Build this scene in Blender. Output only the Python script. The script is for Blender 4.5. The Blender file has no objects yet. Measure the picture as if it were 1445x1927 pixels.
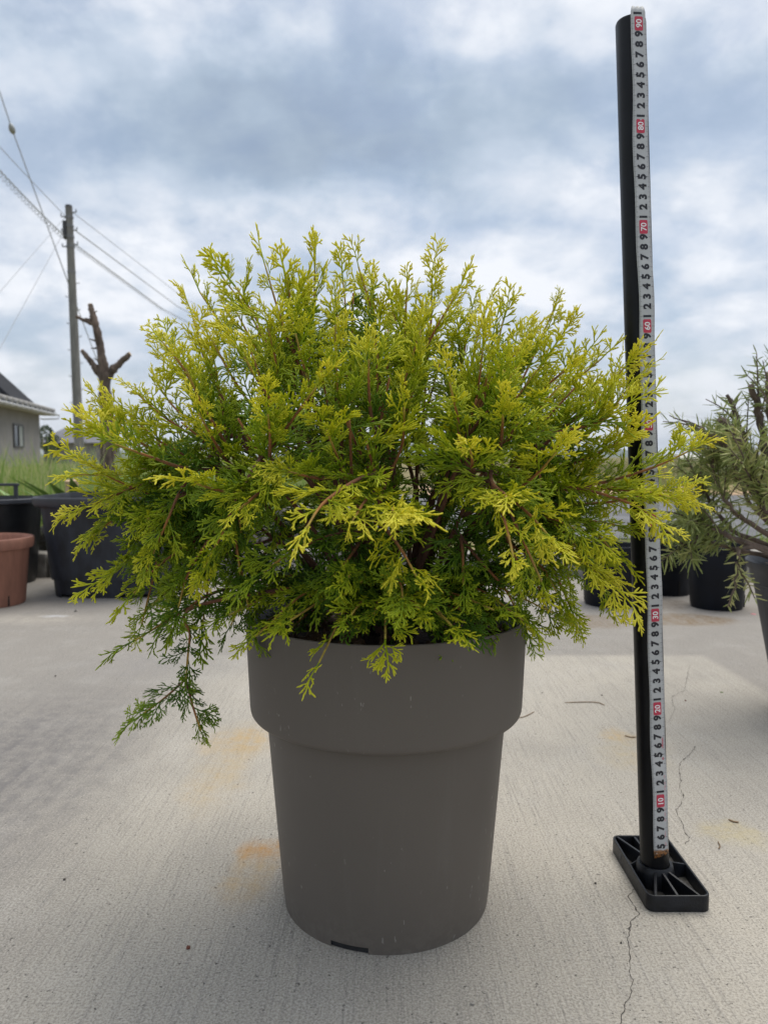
import bpy, math, random
import numpy as np
from mathutils import Vector, Matrix, Quaternion

# ------------------------------------------------------------------ camera
SC = bpy.context.scene
C = SC.collection
F_PX, CX, CY, CAM_H = 1447.0, 722.5, 963.5, 0.4655
PITCH = math.atan((CY - 860.0) / F_PX)
cd = bpy.data.cameras.new('camera')
cam = bpy.data.objects.new('camera', cd); C.objects.link(cam)
cam.location = (0, 0, CAM_H); cam.rotation_euler = (math.pi / 2 - PITCH, 0, 0)
cd.sensor_fit = 'VERTICAL'; cd.sensor_height = 36.0; cd.sensor_width = 27.0
cd.lens = 36.0 * F_PX / 1927.0
cd.clip_start = 0.02; cd.clip_end = 20000
cd.dof.use_dof = True; cd.dof.focus_distance = 0.70; cd.dof.aperture_fstop = 11.5
SC.camera = cam

# ------------------------------------------------------------------ light
SUN_AZ, SUN_EL = math.radians(38), math.radians(67)
sun_dir = Vector((math.sin(SUN_AZ) * math.cos(SUN_EL), math.cos(SUN_AZ) * math.cos(SUN_EL), math.sin(SUN_EL)))
ld = bpy.data.lights.new('sun', 'SUN'); ld.energy = 1.5; ld.angle = math.radians(48); ld.color = (1.0, 0.95, 0.86)
sun = bpy.data.objects.new('sun', ld); C.objects.link(sun)
sun.rotation_euler = sun_dir.to_track_quat('Z', 'Y').to_euler(); sun.location = (1, 2, 4)
SC.view_settings.view_transform = 'Standard'; SC.view_settings.look = 'None'
SC.view_settings.use_curve_mapping = False
SC.view_settings.exposure = 1.0; SC.view_settings.gamma = 1.0
SC.render.engine = 'CYCLES'; SC.cycles.max_bounces = 6; SC.cycles.diffuse_bounces = 3; SC.cycles.transmission_bounces = 4; SC.cycles.glossy_bounces = 2


class NT:
    """small helper round a node tree"""
    def __init__(self, nt): self.nt = nt
    def n(self, t, ins=None, **kw):
        nd = self.nt.nodes.new(t)
        for k, v in kw.items(): setattr(nd, k, v)
        for k, v in (ins or {}).items():
            s = nd.inputs[k]
            if hasattr(v, 'is_linked') or isinstance(v, bpy.types.NodeSocket): self.nt.links.new(v, s)
            else: s.default_value = v
        return nd
    def math(self, op, a, b=0.0, c=0.0, clamp=False):
        return self.n('ShaderNodeMath', {0: a, 1: b, 2: c}, operation=op, use_clamp=clamp).outputs[0]
    def mix(self, fac, a, b, blend='MIX'):
        nd = self.n('ShaderNodeMix', data_type='RGBA', blend_type=blend)
        for s, v in ((nd.inputs[0], fac), (nd.inputs[6], a), (nd.inputs[7], b)):
            if isinstance(v, bpy.types.NodeSocket): self.nt.links.new(v, s)
            elif isinstance(v, (int, float)): s.default_value = v
            else: s.default_value = tuple(v) + (1.0,) if len(v) == 3 else v
        return nd.outputs[2]
    def noise(self, vec, scale, detail=4.0, rough=0.5, dist=0.0):
        ins = {'Scale': scale, 'Detail': detail, 'Roughness': rough, 'Distortion': dist}
        if vec is not None: ins['Vector'] = vec
        return self.n('ShaderNodeTexNoise', ins).outputs[0]
    def ramp(self, fac, stops, interp='LINEAR'):
        nd = self.n('ShaderNodeValToRGB', {0: fac}); cr = nd.color_ramp; cr.interpolation = interp
        while len(cr.elements) < len(stops): cr.elements.new(0.5)
        for e, (p, c) in zip(cr.elements, stops):
            e.position = p; e.color = (c, c, c, 1) if isinstance(c, (int, float)) else tuple(c) + (1,)
        return nd.outputs[0]
    def smooth(self, v, a, b):
        return self.n('ShaderNodeMapRange', {0: v, 1: a, 2: b, 3: 0.0, 4: 1.0}, interpolation_type='SMOOTHSTEP').outputs[0]
    def scale(self, vec, s):
        return self.n('ShaderNodeMapping', {'Vector': vec, 'Scale': s}).outputs[0]


wd = bpy.data.worlds.new('World'); SC.world = wd; wd.use_nodes = True
wd.node_tree.nodes.clear()
T = NT(wd.node_tree)
tc = T.n('ShaderNodeTexCoord').outputs['Generated']
sx = T.n('ShaderNodeSeparateXYZ', {0: tc})
zc = T.math('MAXIMUM', sx.outputs[2], 0.0)
den = T.math('ADD', zc, 0.40)
px = T.math('DIVIDE', sx.outputs[0], den); py = T.math('DIVIDE', sx.outputs[1], den)
pv = T.n('ShaderNodeCombineXYZ', {0: px, 1: py, 2: 0.0}).outputs[0]
sky = T.n('ShaderNodeTexSky', sky_type='NISHITA', sun_disc=False, sun_elevation=SUN_EL, sun_rotation=SUN_AZ,
          air_density=1.0, dust_density=2.0, ozone_density=1.5).outputs[0]
n1 = T.noise(pv, 1.7, 8.0, 0.50, 0.1)
n2 = T.noise(T.n('ShaderNodeVectorMath', {0: pv, 1: (7.3, 2.1, 0)}).outputs[0], 4.2, 9.0, 0.58, 0.1)
n3 = T.noise(T.n('ShaderNodeVectorMath', {0: pv, 1: (1.7, 9.4, 3)}).outputs[0], 1.1, 3.0, 0.5, 0.2)
# a thick grey bank ahead and above
ys = T.math('MAXIMUM', sx.outputs[1], 0.05)
uu = T.math('DIVIDE', sx.outputs[0], ys); vv = T.math('DIVIDE', sx.outputs[2], ys)
nb = T.math('MULTIPLY', T.math('SUBTRACT', n1, 0.5), 0.40)
du = T.math('DIVIDE', T.math('ADD', T.math('ADD', uu, 0.10), nb), 0.31)
dv = T.math('DIVIDE', T.math('ADD', T.math('SUBTRACT', vv, 0.43), T.math('MULTIPLY', nb, 0.7)), 0.15)
rr = T.math('SQRT', T.math('ADD', T.math('MULTIPLY', du, du), T.math('MULTIPLY', dv, dv)))
bank = T.math('SUBTRACT', 1.0, T.smooth(rr, 0.25, 1.25))
bank = T.math('MULTIPLY', bank, T.smooth(sx.outputs[1], 0.1, 0.3))
lightness = T.math('ADD', T.math('MULTIPLY', n1, 0.90), T.math('MULTIPLY', n2, 0.62))
lightness = T.math('ADD', lightness, T.math('MULTIPLY', n3, 0.2))
n4 = T.noise(T.n('ShaderNodeVectorMath', {0: pv, 1: (3.9, 5.2, 1)}).outputs[0], 2.9, 8.0, 0.56, 0.05)
lightness = T.math('ADD', lightness, T.math('MULTIPLY', T.smooth(n4, 0.46, 0.60), 0.15))
lightness = T.math('SUBTRACT', lightness, T.math('MULTIPLY', bank, 0.27))
cl = T.ramp(T.math('SUBTRACT', lightness, 0.405), [(0.12, (0.165, 0.205, 0.26)), (0.29, (0.22, 0.27, 0.335)), (0.42, (0.295, 0.34, 0.405)),
                                      (0.53, (0.375, 0.405, 0.455)), (0.68, (0.475, 0.49, 0.52))])
cl10 = T.mix(1.0, cl, (10, 10, 10), 'MULTIPLY')
open_ = T.math('MULTIPLY', T.smooth(n2, 0.58, 0.36), 0.35)
col = T.mix(open_, cl10, T.mix(1.0, sky, (0.6, 0.6, 0.6), 'MULTIPLY'))
# pale veil towards the horizon
veil = T.math('MULTIPLY', T.smooth(sx.outputs[2], 0.16, 0.0), 0.55)
col = T.mix(veil, col, (3.5, 3.75, 4.1))
bg = T.n('ShaderNodeBackground', {'Color': col, 'Strength': 0.1})
T.n('ShaderNodeOutputWorld', {'Surface': bg.outputs[0]})

# ------------------------------------------------------------------ helpers
RND = random.Random(5)
cp, sp_ = math.cos(PITCH), math.sin(PITCH)


def at(px, py, Y):
    """point of the place seen at photo pixel (px, py) at distance Y"""
    a, b = (px - CX) / F_PX, (CY - py) / F_PX
    dy, dz = cp + b * sp_, -sp_ + b * cp
    k = Y / dy
    return Vector((a * k, Y, CAM_H + dz * k))


def ground(px, py, z=0.0):
    a, b = (px - CX) / F_PX, (CY - py) / F_PX
    dy, dz = cp + b * sp_, -sp_ + b * cp
    k = (z - CAM_H) / dz
    return Vector((a * k, dy * k, z))


def mesh_q(name, V, Q, smooth=True, gold=None):
    """mesh from numpy arrays, quads only"""
    me = bpy.data.meshes.new(name)
    V = np.asarray(V, np.float32); Q = np.asarray(Q, np.int32)
    me.vertices.add(len(V)); me.vertices.foreach_set('co', V.ravel())
    me.loops.add(Q.size); me.loops.foreach_set('vertex_index', Q.ravel())
    me.polygons.add(len(Q)); me.polygons.foreach_set('loop_start', np.arange(0, Q.size, 4, dtype=np.int32))
    me.polygons.foreach_set('use_smooth', np.full(len(Q), smooth))
    me.update(calc_edges=True)
    if gold is not None:
        at_ = me.attributes.new('gold', 'FLOAT', 'POINT'); at_.data.foreach_set('value', np.asarray(gold, np.float32))
    return me


class MB:
    def __init__(self): self.v, self.f = [], []
    def add(self, vs, fs):
        o = len(self.v); self.v += [tuple(v) for v in vs]; self.f += [tuple(i + o for i in f) for f in fs]; return self
    def box(self, c, s, R=None):
        x, y, z = [q / 2 for q in s]
        vs = [Vector(p) for p in ((-x, -y, -z), (x, -y, -z), (x, y, -z), (-x, y, -z), (-x, -y, z), (x, -y, z), (x, y, z), (-x, y, z))]
        if R is not None: vs = [R @ v for v in vs]
        return self.add([v + Vector(c) for v in vs], [(0, 3, 2, 1), (4, 5, 6, 7), (0, 1, 5, 4), (1, 2, 6, 5), (2, 3, 7, 6), (3, 0, 4, 7)])
    def bar(self, a, b, w, h):
        """box from a to b, w wide, h tall"""
        a, b = Vector(a), Vector(b); d = (b - a)
        x = d.normalized(); z = Vector((0, 0, 1))
        if abs(x.z) > 0.98: z = Vector((0, 1, 0))
        y = z.cross(x).normalized(); z = x.cross(y)
        return self.box((a + b) / 2, (d.length, w, h), Matrix((x, y, z)).transposed())
    def tube(self, pts, radii, k=8, cap=True):
        pts = [Vector(p) for p in pts]; n = len(pts); o = len(self.v)
        ref = Vector((0.13, 0.31, 0.94))
        for i, p in enumerate(pts):
            t = (pts[min(i + 1, n - 1)] - pts[max(i - 1, 0)]).normalized()
            if abs(t.dot(ref)) > 0.95: ref = Vector((0.9, 0.2, 0.1))
            u = t.cross(ref).normalized(); w = t.cross(u); ref = -u.cross(t) if False else ref
            r = radii[i] if hasattr(radii, '__len__') else radii
            for j in range(k):
                a = 2 * math.pi * j / k
                self.v.append(tuple(p + u * (r * math.cos(a)) + w * (r * math.sin(a))))
        for i in range(n - 1):
            for j in range(k):
                self.f.append((o + i * k + j, o + i * k + (j + 1) % k, o + (i + 1) * k + (j + 1) % k, o + (i + 1) * k + j))
        if cap:
            self.f.append(tuple(o + j for j in reversed(range(k)))); self.f.append(tuple(o + (n - 1) * k + j for j in range(k)))
        return self
    def lathe(self, prof, n=64, power=2.0, c=(0, 0, 0), skip=None, sx=1.0):
        o = len(self.v); m = len(prof)
        for r, z in prof:
            for j in range(n):
                a = 2 * math.pi * j / n; ca, sa = math.cos(a), math.sin(a)
                q = (abs(ca) ** power + abs(sa) ** power) ** (-1.0 / power)
                self.v.append((c[0] + r * q * ca * sx, c[1] + r * q * sa, c[2] + z))
        for i in range(m - 1):
            for j in range(n):
                if skip and skip(i, j): continue
                self.f.append((o + i * n + j, o + i * n + (j + 1) % n, o + (i + 1) * n + (j + 1) % n, o + (i + 1) * n + j))
        return self
    def mesh(self, name, smooth=False, sharp=None):
        me = bpy.data.meshes.new(name); me.from_pydata(self.v, [], self.f); me.update()
        if smooth:
            me.polygons.foreach_set('use_smooth', [True] * len(me.polygons))
            if sharp: me.set_sharp_from_angle(angle=math.radians(sharp))
        return me
    def obj(self, name, mat, parent=None, smooth=False, sharp=40, bevel=0.0, loc=None):
        o = put(name, self.mesh(name, smooth, sharp), mat, parent)
        if loc is not None: o.location = loc
        if bevel:
            b = o.modifiers.new('bevel', 'BEVEL'); b.width = bevel; b.segments = 2; b.limit_method = 'ANGLE'
        return o


def put(name, me, mat=None, parent=None):
    if mat is not None and not me.materials: me.materials.append(mat)
    o = bpy.data.objects.new(name, me); C.objects.link(o); o.parent = parent
    return o


def tag(o, label=None, cat=None, group=None, kind=None):
    if label: o['label'] = label
    if cat: o['category'] = cat
    if group: o['group'] = group
    if kind: o['kind'] = kind
    return o


def thing(name, loc, label, cat, group=None):
    o = bpy.data.objects.new(name, None); C.objects.link(o); o.location = loc; o.empty_display_size = 0.05
    return tag(o, label, cat, group)


def mat(name, base=(0.5, 0.5, 0.5), rough=0.6, var=0.0, vscale=20.0, bump=0.0, bscale=200.0, metal=0.0, spec=0.5, coord='Object', stretch=(1, 1, 1)):
    m = bpy.data.materials.new(name); m.use_nodes = True; m.node_tree.nodes.clear()
    t = NT(m.node_tree)
    co = t.n('ShaderNodeTexCoord').outputs[coord]
    co = t.scale(co, stretch)
    col = None
    if var:
        nz = t.noise(co, vscale, 6.0, 0.6)
        f = t.smooth(nz, 0.3, 0.7)
        col = t.mix(f, tuple(c * (1 - var) for c in base), tuple(min(1, c * (1 + var)) for c in base))
    p = t.n('ShaderNodeBsdfPrincipled', {'Roughness': rough, 'Metallic': metal, 'Specular IOR Level': spec})
    if col is None: p.inputs['Base Color'].default_value = tuple(base) + (1,)
    else: t.nt.links.new(col, p.inputs['Base Color'])
    if bump:
        b = t.n('ShaderNodeBump', {'Height': t.noise(co, bscale, 5.0, 0.6), 'Strength': bump, 'Distance': 0.002})
        t.nt.links.new(b.outputs[0], p.inputs['Normal'])
    t.n('ShaderNodeOutputMaterial', {'Surface': p.outputs[0]})
    return m


# ------------------------------------------------------------------ materials
M = {}
M['pot'] = None
M['black_plastic'] = mat('black_plastic', (0.010, 0.011, 0.013), 0.42, 0.3, 30, 0.15, 300)
M['dusty_plastic'] = mat('dusty_plastic', (0.015, 0.018, 0.026), 0.55, 0.6, 12, 0.2, 150, stretch=(2, 2, 0.7))
M['grey_plastic'] = mat('grey_plastic', (0.035, 0.038, 0.046), 0.5, 0.25, 14, 0.1, 200)
M['liner'] = mat('liner', (0.012, 0.013, 0.015), 0.6)
M['terracotta'] = mat('terracotta', (0.26, 0.118, 0.080), 0.8, 0.18, 12, 0.3, 150, stretch=(3, 3, 0.6))
M['dark'] = mat('dark', (0.01, 0.009, 0.008), 0.9)
M['block'] = mat('block', (0.30, 0.28, 0.25), 0.95, 0.35, 18, 0.7, 120)
M['stone'] = mat('stone', (0.17, 0.155, 0.14), 0.9, 0.6, 22, 0.8, 90)
M['wall'] = mat('wall', (0.25, 0.24, 0.235), 0.95, 0.10, 0.8)
M['white_trim'] = mat('white_trim', (0.50, 0.51, 0.53), 0.6, 0.08, 2)
M['tile'] = mat('tile', (0.26, 0.25, 0.235), 0.7, 0.35, 3)
M['dark_roof'] = mat('dark_roof', (0.028, 0.029, 0.034), 0.85, 0.25, 1.5, spec=0.15)
M['far_roof'] = mat('far_roof', (0.17, 0.17, 0.19), 0.8, 0.2, 0.7)
M['glass'] = mat('glass', (0.03, 0.035, 0.04), 0.12)
M['curtain'] = mat('curtain', (0.35, 0.38, 0.37), 0.9, 0.25, 4, stretch=(1, 1, 0.1))
M['frame'] = mat('frame', (0.05, 0.05, 0.055), 0.5)
M['pole_concrete'] = mat('pole_concrete', (0.20, 0.195, 0.185), 0.9, 0.25, 3, stretch=(4, 4, 0.5))
M['steel'] = mat('steel', (0.22, 0.22, 0.23), 0.5, 0.3, 20, metal=0.6)
M['cable'] = mat('cable', (0.34, 0.35, 0.36), 0.7)
M['insulator'] = mat('insulator', (0.30, 0.31, 0.30), 0.35)
M['bark'] = mat('bark', (0.135, 0.10, 0.08), 0.95, 0.5, 30, 1.0, 60, stretch=(1, 1, 0.25))
M['cut_wood'] = mat('cut_wood', (0.46, 0.33, 0.20), 0.9, 0.25, 40)
M['granule'] = mat('granule', (0.17, 0.105, 0.06), 0.9, 0.45, 120, 0.6, 500)
M['soil'] = mat('soil', (0.06, 0.04, 0.026), 0.95, 0.5, 150, 1.0, 400)
M['crack'] = mat('crack', (0.075, 0.066, 0.056), 0.95)
M['twig'] = mat('twig', (0.20, 0.13, 0.07), 0.9, 0.3, 200)
M['pebble'] = mat('pebble', (0.36, 0.33, 0.29), 0.8, 0.3, 150)
M['pebble_red'] = mat('pebble_red', (0.16, 0.055, 0.035), 0.85, 0.3, 150)
M['petal'] = mat('petal', (0.62, 0.22, 0.24), 0.7)
M['leaf_bit'] = mat('leaf_bit', (0.10, 0.15, 0.03), 0.7)
M['ink'] = mat('ink', (0.012, 0.012, 0.018), 0.5)
M['red_ink'] = mat('red_ink', (0.50, 0.035, 0.075), 0.5)
M['pink_ink'] = mat('pink_ink', (0.62, 0.22, 0.26), 0.5)
M['tape_white'] = mat('tape_white', (0.80, 0.80, 0.80), 0.5)
M['greenhouse'] = mat('greenhouse', (0.62, 0.60, 0.54), 0.6, 0.1, 0.05)


def concrete_mat():
    m = bpy.data.materials.new('concrete'); m.use_nodes = True; m.node_tree.nodes.clear(); t = NT(m.node_tree)
    co = t.n('ShaderNodeTexCoord').outputs['Object']
    s = t.n('ShaderNodeSeparateXYZ', {0: co}); X, Y = s.outputs[0], s.outputs[1]
    big = t.noise(co, 2.3, 6.0, 0.6, 0.3); mid = t.noise(co, 11.0, 6.0, 0.65)
    fine = t.noise(co, 420.0, 3.0, 0.7); spk = t.noise(co, 900.0, 2.0, 0.6)
    # broom strokes run away from the camera
    br = t.noise(t.scale(co, (330.0, 9.0, 1.0)), 1.0, 4.0, 0.65, 0.6)
    br2 = t.noise(t.scale(co, (60.0, 2.0, 1.0)), 1.0, 4.0, 0.6, 0.4)
    wob = t.math('MULTIPLY', t.math('SUBTRACT', mid, 0.5), 0.10)
    wobb = t.math('MULTIPLY', t.math('SUBTRACT', big, 0.5), 0.35)
    Xw = t.math('ADD', X, wob); Yw = t.math('ADD', Y, wob)
    # pale newer screed in the middle, sharp at its far and right edge, worn off on the left
    e1 = t.smooth(t.math('ADD', Y, t.math('MULTIPLY', wob, 0.15)), 1.80, 1.76)
    e2 = t.smooth(t.math('ADD', t.math('ADD', X, t.math('MULTIPLY', wob, 0.15)), t.math('MULTIPLY', Y, 0.02)), 0.80, 0.77)
    e3 = t.smooth(t.math('ADD', X, t.math('ADD', wobb, wob)), -0.52, -0.26)
    pale = t.math('MULTIPLY', t.math('MULTIPLY', e1, e2), e3)
    col = t.mix(pale, (0.275, 0.252, 0.225), (0.425, 0.388, 0.33))
    col = t.mix(t.math('MULTIPLY', t.smooth(big, 0.42, 0.64), 0.36), col, (0.235, 0.22, 0.20))
    col = t.mix(t.math('MULTIPLY', t.smooth(mid, 0.45, 0.75), 0.18), col, (0.50, 0.48, 0.45))
    col = t.mix(t.math('MULTIPLY', t.smooth(br, 0.50, 0.66), 0.34), col, (0.17, 0.16, 0.15))
    col = t.mix(t.math('MULTIPLY', t.smooth(br2, 0.52, 0.75), 0.16), col, (0.24, 0.23, 0.215))
    col = t.mix(t.math('MULTIPLY', t.smooth(fine, 0.50, 0.60), 0.50), col, (0.19, 0.175, 0.155))
    col = t.mix(t.math('MULTIPLY', t.smooth(fine, 0.48, 0.38), 0.40), col, (0.58, 0.545, 0.485))
    pits = t.math('MULTIPLY', t.smooth(t.noise(co, 190.0, 3.0, 0.6), 0.64, 0.71), 0.7)
    col = t.mix(pits, col, (0.07, 0.065, 0.06))
    grit = t.noise(co, 38.0, 8.0, 0.75)
    # coloured stains: (x, y, rx, ry, skew, colour, strength)
    def stain(px_, py_, rx, ry, colr, k, skew=0.0, core=0.1):
        nonlocal col
        g = ground(px_, py_)
        ax = t.math('DIVIDE', t.math('SUBTRACT', t.math('SUBTRACT', Xw, g.x), t.math('MULTIPLY', t.math('SUBTRACT', Y, g.y), skew)), rx)
        ay = t.math('DIVIDE', t.math('SUBTRACT', Yw, g.y), ry)
        d = t.math('SQRT', t.math('ADD', t.math('MULTIPLY', ax, ax), t.math('MULTIPLY', ay, ay)))
        f = t.math('MULTIPLY', t.smooth(d, 1.1, core), k)
        f = t.math('MULTIPLY', f, t.math('ADD', 0.55, t.math('MULTIPLY', t.smooth(br2, 0.3, 0.7), 0.45)))
        f = t.math('MULTIPLY', f, t.math('ADD', 0.35, t.math('MULTIPLY', t.smooth(grit, 0.36, 0.62), 0.75)), clamp=True)
        col = t.mix(f, col, colr)
    stain(455, 1395, 0.075, 0.10, (0.44, 0.30, 0.13), 0.75)
    stain(410, 1460, 0.055, 0.16, (0.43, 0.32, 0.17), 0.55, -0.05)
    stain(505, 1595, 0.035, 0.04, (0.42, 0.22, 0.06), 0.95)
    stain(470, 1650, 0.035, 0.08, (0.42, 0.29, 0.13), 0.6)
    stain(1165, 1385, 0.035, 0.05, (0.50, 0.35, 0.16), 0.75)
    stain(1195, 1420, 0.07, 0.08, (0.48, 0.38, 0.22), 0.55)
    stain(1365, 1560, 0.045, 0.035, (0.46, 0.37, 0.17), 0.6)
    stain(1400, 1580, 0.05, 0.035, (0.46, 0.39, 0.22), 0.45)
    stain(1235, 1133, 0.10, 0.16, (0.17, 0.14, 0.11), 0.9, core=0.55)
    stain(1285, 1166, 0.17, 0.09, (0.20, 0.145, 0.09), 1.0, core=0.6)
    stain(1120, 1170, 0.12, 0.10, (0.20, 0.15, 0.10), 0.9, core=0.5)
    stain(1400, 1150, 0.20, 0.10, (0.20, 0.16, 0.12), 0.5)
    stain(60, 1165, 0.25, 0.10, (0.55, 0.50, 0.42), 0.4)
    stain(100, 1160, 0.05, 0.02, (0.62, 0.62, 0.66), 0.9)
    stain(30, 1430, 0.24, 0.50, (0.165, 0.155, 0.15), 0.95, -0.12)
    stain(330, 1250, 0.30, 0.16, (0.24, 0.23, 0.225), 0.45)
    h = t.math('ADD', t.math('MULTIPLY', fine, 0.55), t.math('ADD', t.math('MULTIPLY', br, 0.7), t.math('MULTIPLY', spk, 0.2)))
    h = t.math('SUBTRACT', h, t.math('MULTIPLY', pits, 1.2))
    b = t.n('ShaderNodeBump', {'Height': h, 'Strength': 0.8, 'Distance': 0.0018})
    p = t.n('ShaderNodeBsdfPrincipled', {'Base Color': col, 'Roughness': 0.92, 'Specular IOR Level': 0.25, 'Normal': b.outputs[0]})
    t.n('ShaderNodeOutputMaterial', {'Surface': p.outputs[0]})
    return m


def land_mat():
    m = bpy.data.materials.new('land'); m.use_nodes = True; m.node_tree.nodes.clear(); t = NT(m.node_tree)
    co = t.n('ShaderNodeTexCoord').outputs['Object']
    a = t.noise(co, 0.35, 6.0, 0.6); b = t.noise(co, 9.0, 6.0, 0.7)
    col = t.mix(t.smooth(a, 0.4, 0.6), (0.13, 0.14, 0.05), (0.27, 0.22, 0.12))
    col = t.mix(t.math('MULTIPLY', t.smooth(b, 0.4, 0.7), 0.5), col, (0.08, 0.07, 0.04))
    p = t.n('ShaderNodeBsdfPrincipled', {'Base Color': col, 'Roughness': 0.95, 'Specular IOR Level': 0.1,
            'Normal': t.n('ShaderNodeBump', {'Height': b, 'Strength': 0.8, 'Distance': 0.03}).outputs[0]})
    t.n('ShaderNodeOutputMaterial', {'Surface': p.outputs[0]})
    return m


def pot_mat():
    m = bpy.data.materials.new('taupe_plastic'); m.use_nodes = True; m.node_tree.nodes.clear(); t = NT(m.node_tree)
    co = t.n('ShaderNodeTexCoord').outputs['Object']
    a = t.noise(co, 5.0, 4.0, 0.5); f = t.noise(co, 700.0, 3.0, 0.6)
    col = t.mix(t.smooth(a, 0.3, 0.7), (0.114, 0.099, 0.084), (0.124, 0.108, 0.092))
    sc = t.noise(t.scale(co, (260.0, 260.0, 90.0)), 1.0, 2.0, 0.5)
    dust = t.noise(co, 16.0, 3.0, 0.5)
    specks = t.math('MULTIPLY', t.smooth(sc, 0.70, 0.74), t.smooth(dust, 0.47, 0.60))
    col = t.mix(t.math('MULTIPLY', specks, 0.35), col, (0.42, 0.40, 0.37))
    zz = t.n('ShaderNodeSeparateXYZ', {0: co}).outputs[2]
    splash = t.math('MULTIPLY', t.smooth(t.math('ADD', zz, t.math('MULTIPLY', t.noise(co, 30.0, 5.0, 0.7), 0.10)), 0.10, 0.03), t.smooth(t.noise(co, 120.0, 5.0, 0.7), 0.42, 0.66))
    col = t.mix(t.math('MULTIPLY', splash, 0.35), col, (0.22, 0.20, 0.17))
    runs = t.smooth(t.noise(t.scale(co, (60.0, 60.0, 3.0)), 1.0, 4.0, 0.6), 0.56, 0.75)
    col = t.mix(t.math('MULTIPLY', runs, 0.10), col, (0.19, 0.18, 0.165))
    p = t.n('ShaderNodeBsdfPrincipled', {'Base Color': col, 'Roughness': t.math('ADD', 0.50, t.math('MULTIPLY', a, 0.12)), 'Specular IOR Level': 0.35,
            'Normal': t.n('ShaderNodeBump', {'Height': f, 'Strength': 0.06, 'Distance': 0.001}).outputs[0]})
    t.n('ShaderNodeOutputMaterial', {'Surface': p.outputs[0]})
    return m


def foliage_mat(name, stops, trans=0.3, objcol=True):
    m = bpy.data.materials.new(name); m.use_nodes = True; m.node_tree.nodes.clear(); t = NT(m.node_tree)
    g = t.n('ShaderNodeAttribute', attribute_name='gold').outputs['Fac']
    co = t.n('ShaderNodeTexCoord').outputs['Object']
    oi = t.n('ShaderNodeObjectInfo')
    f = g
    if objcol:
        v = t.n('ShaderNodeSeparateColor', {0: oi.outputs['Color']}).outputs[0]
        # tips of the year's growth are gold, the older wood behind them stays green
        f = t.math('MULTIPLY', t.math('ADD', t.math('MULTIPLY', g, 0.62), 0.38), v)
    f = t.math('ADD', f, t.math('MULTIPLY', t.math('SUBTRACT', t.noise(co, 90.0, 3.0, 0.6), 0.5), 0.16))
    col = t.ramp(f, stops)
    d = t.n('ShaderNodeBsdfPrincipled', {'Base Color': col, 'Roughness': 0.5, 'Specular IOR Level': 0.35})
    tr = t.n('ShaderNodeBsdfTranslucent', {'Color': col})
    mx = t.n('ShaderNodeMixShader', {0: trans, 1: d.outputs[0], 2: tr.outputs[0]})
    t.n('ShaderNodeOutputMaterial', {'Surface': mx.outputs[0]})
    return m


M['concrete'] = concrete_mat(); M['land'] = land_mat(); M['pot'] = pot_mat()
M['foliage'] = foliage_mat('gold_foliage', [(0.02, (0.045, 0.115, 0.010)), (0.14, (0.125, 0.25, 0.014)), (0.30, (0.38, 0.49, 0.018)),
                                            (0.53, (0.70, 0.70, 0.026)), (0.88, (0.90, 0.84, 0.09))], 0.46)
M['rosemary_leaf'] = foliage_mat('rosemary_leaf', [(0.0, (0.11, 0.135, 0.045)), (0.6, (0.26, 0.31, 0.09)), (1.0, (0.50, 0.48, 0.20))], 0.2, False)
M['grass'] = foliage_mat('grass', [(0.0, (0.10, 0.19, 0.03)), (0.5, (0.25, 0.36, 0.08)), (0.75, (0.40, 0.44, 0.16)), (1.0, (0.58, 0.50, 0.32))], 0.35, False)
M['dry_grass'] = foliage_mat('dry_grass', [(0.0, (0.13, 0.16, 0.05)), (0.5, (0.27, 0.26, 0.11)), (1.0, (0.46, 0.38, 0.22))], 0.3, False)
M['far_leaf'] = foliage_mat('far_leaf', [(0.0, (0.03, 0.055, 0.02)), (1.0, (0.09, 0.13, 0.045))], 0.2, False)


def wood_mat():
    m = bpy.data.materials.new('red_brown_bark'); m.use_nodes = True; m.node_tree.nodes.clear(); t = NT(m.node_tree)
    g = t.n('ShaderNodeAttribute', attribute_name='gold').outputs['Fac']
    co = t.n('ShaderNodeTexCoord').outputs['Object']
    nz = t.noise(t.scale(co, (1, 1, 0.4)), 160.0, 5.0, 0.6)
    col = t.ramp(g, [(0.0, (0.13, 0.088, 0.070)), (0.45, (0.16, 0.070, 0.042)), (0.8, (0.34, 0.145, 0.045)), (1.0, (0.40, 0.32, 0.05))])
    col = t.mix(t.math('MULTIPLY', t.smooth(nz, 0.4, 0.7), 0.5), col, (0.10, 0.06, 0.045))
    p = t.n('ShaderNodeBsdfPrincipled', {'Base Color': col, 'Roughness': 0.8, 'Specular IOR Level': 0.25,
            'Normal': t.n('ShaderNodeBump', {'Height': nz, 'Strength': 0.6, 'Distance': 0.001}).outputs[0]})
    t.n('ShaderNodeOutputMaterial', {'Surface': p.outputs[0]})
    return m


M['wood'] = wood_mat()


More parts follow.
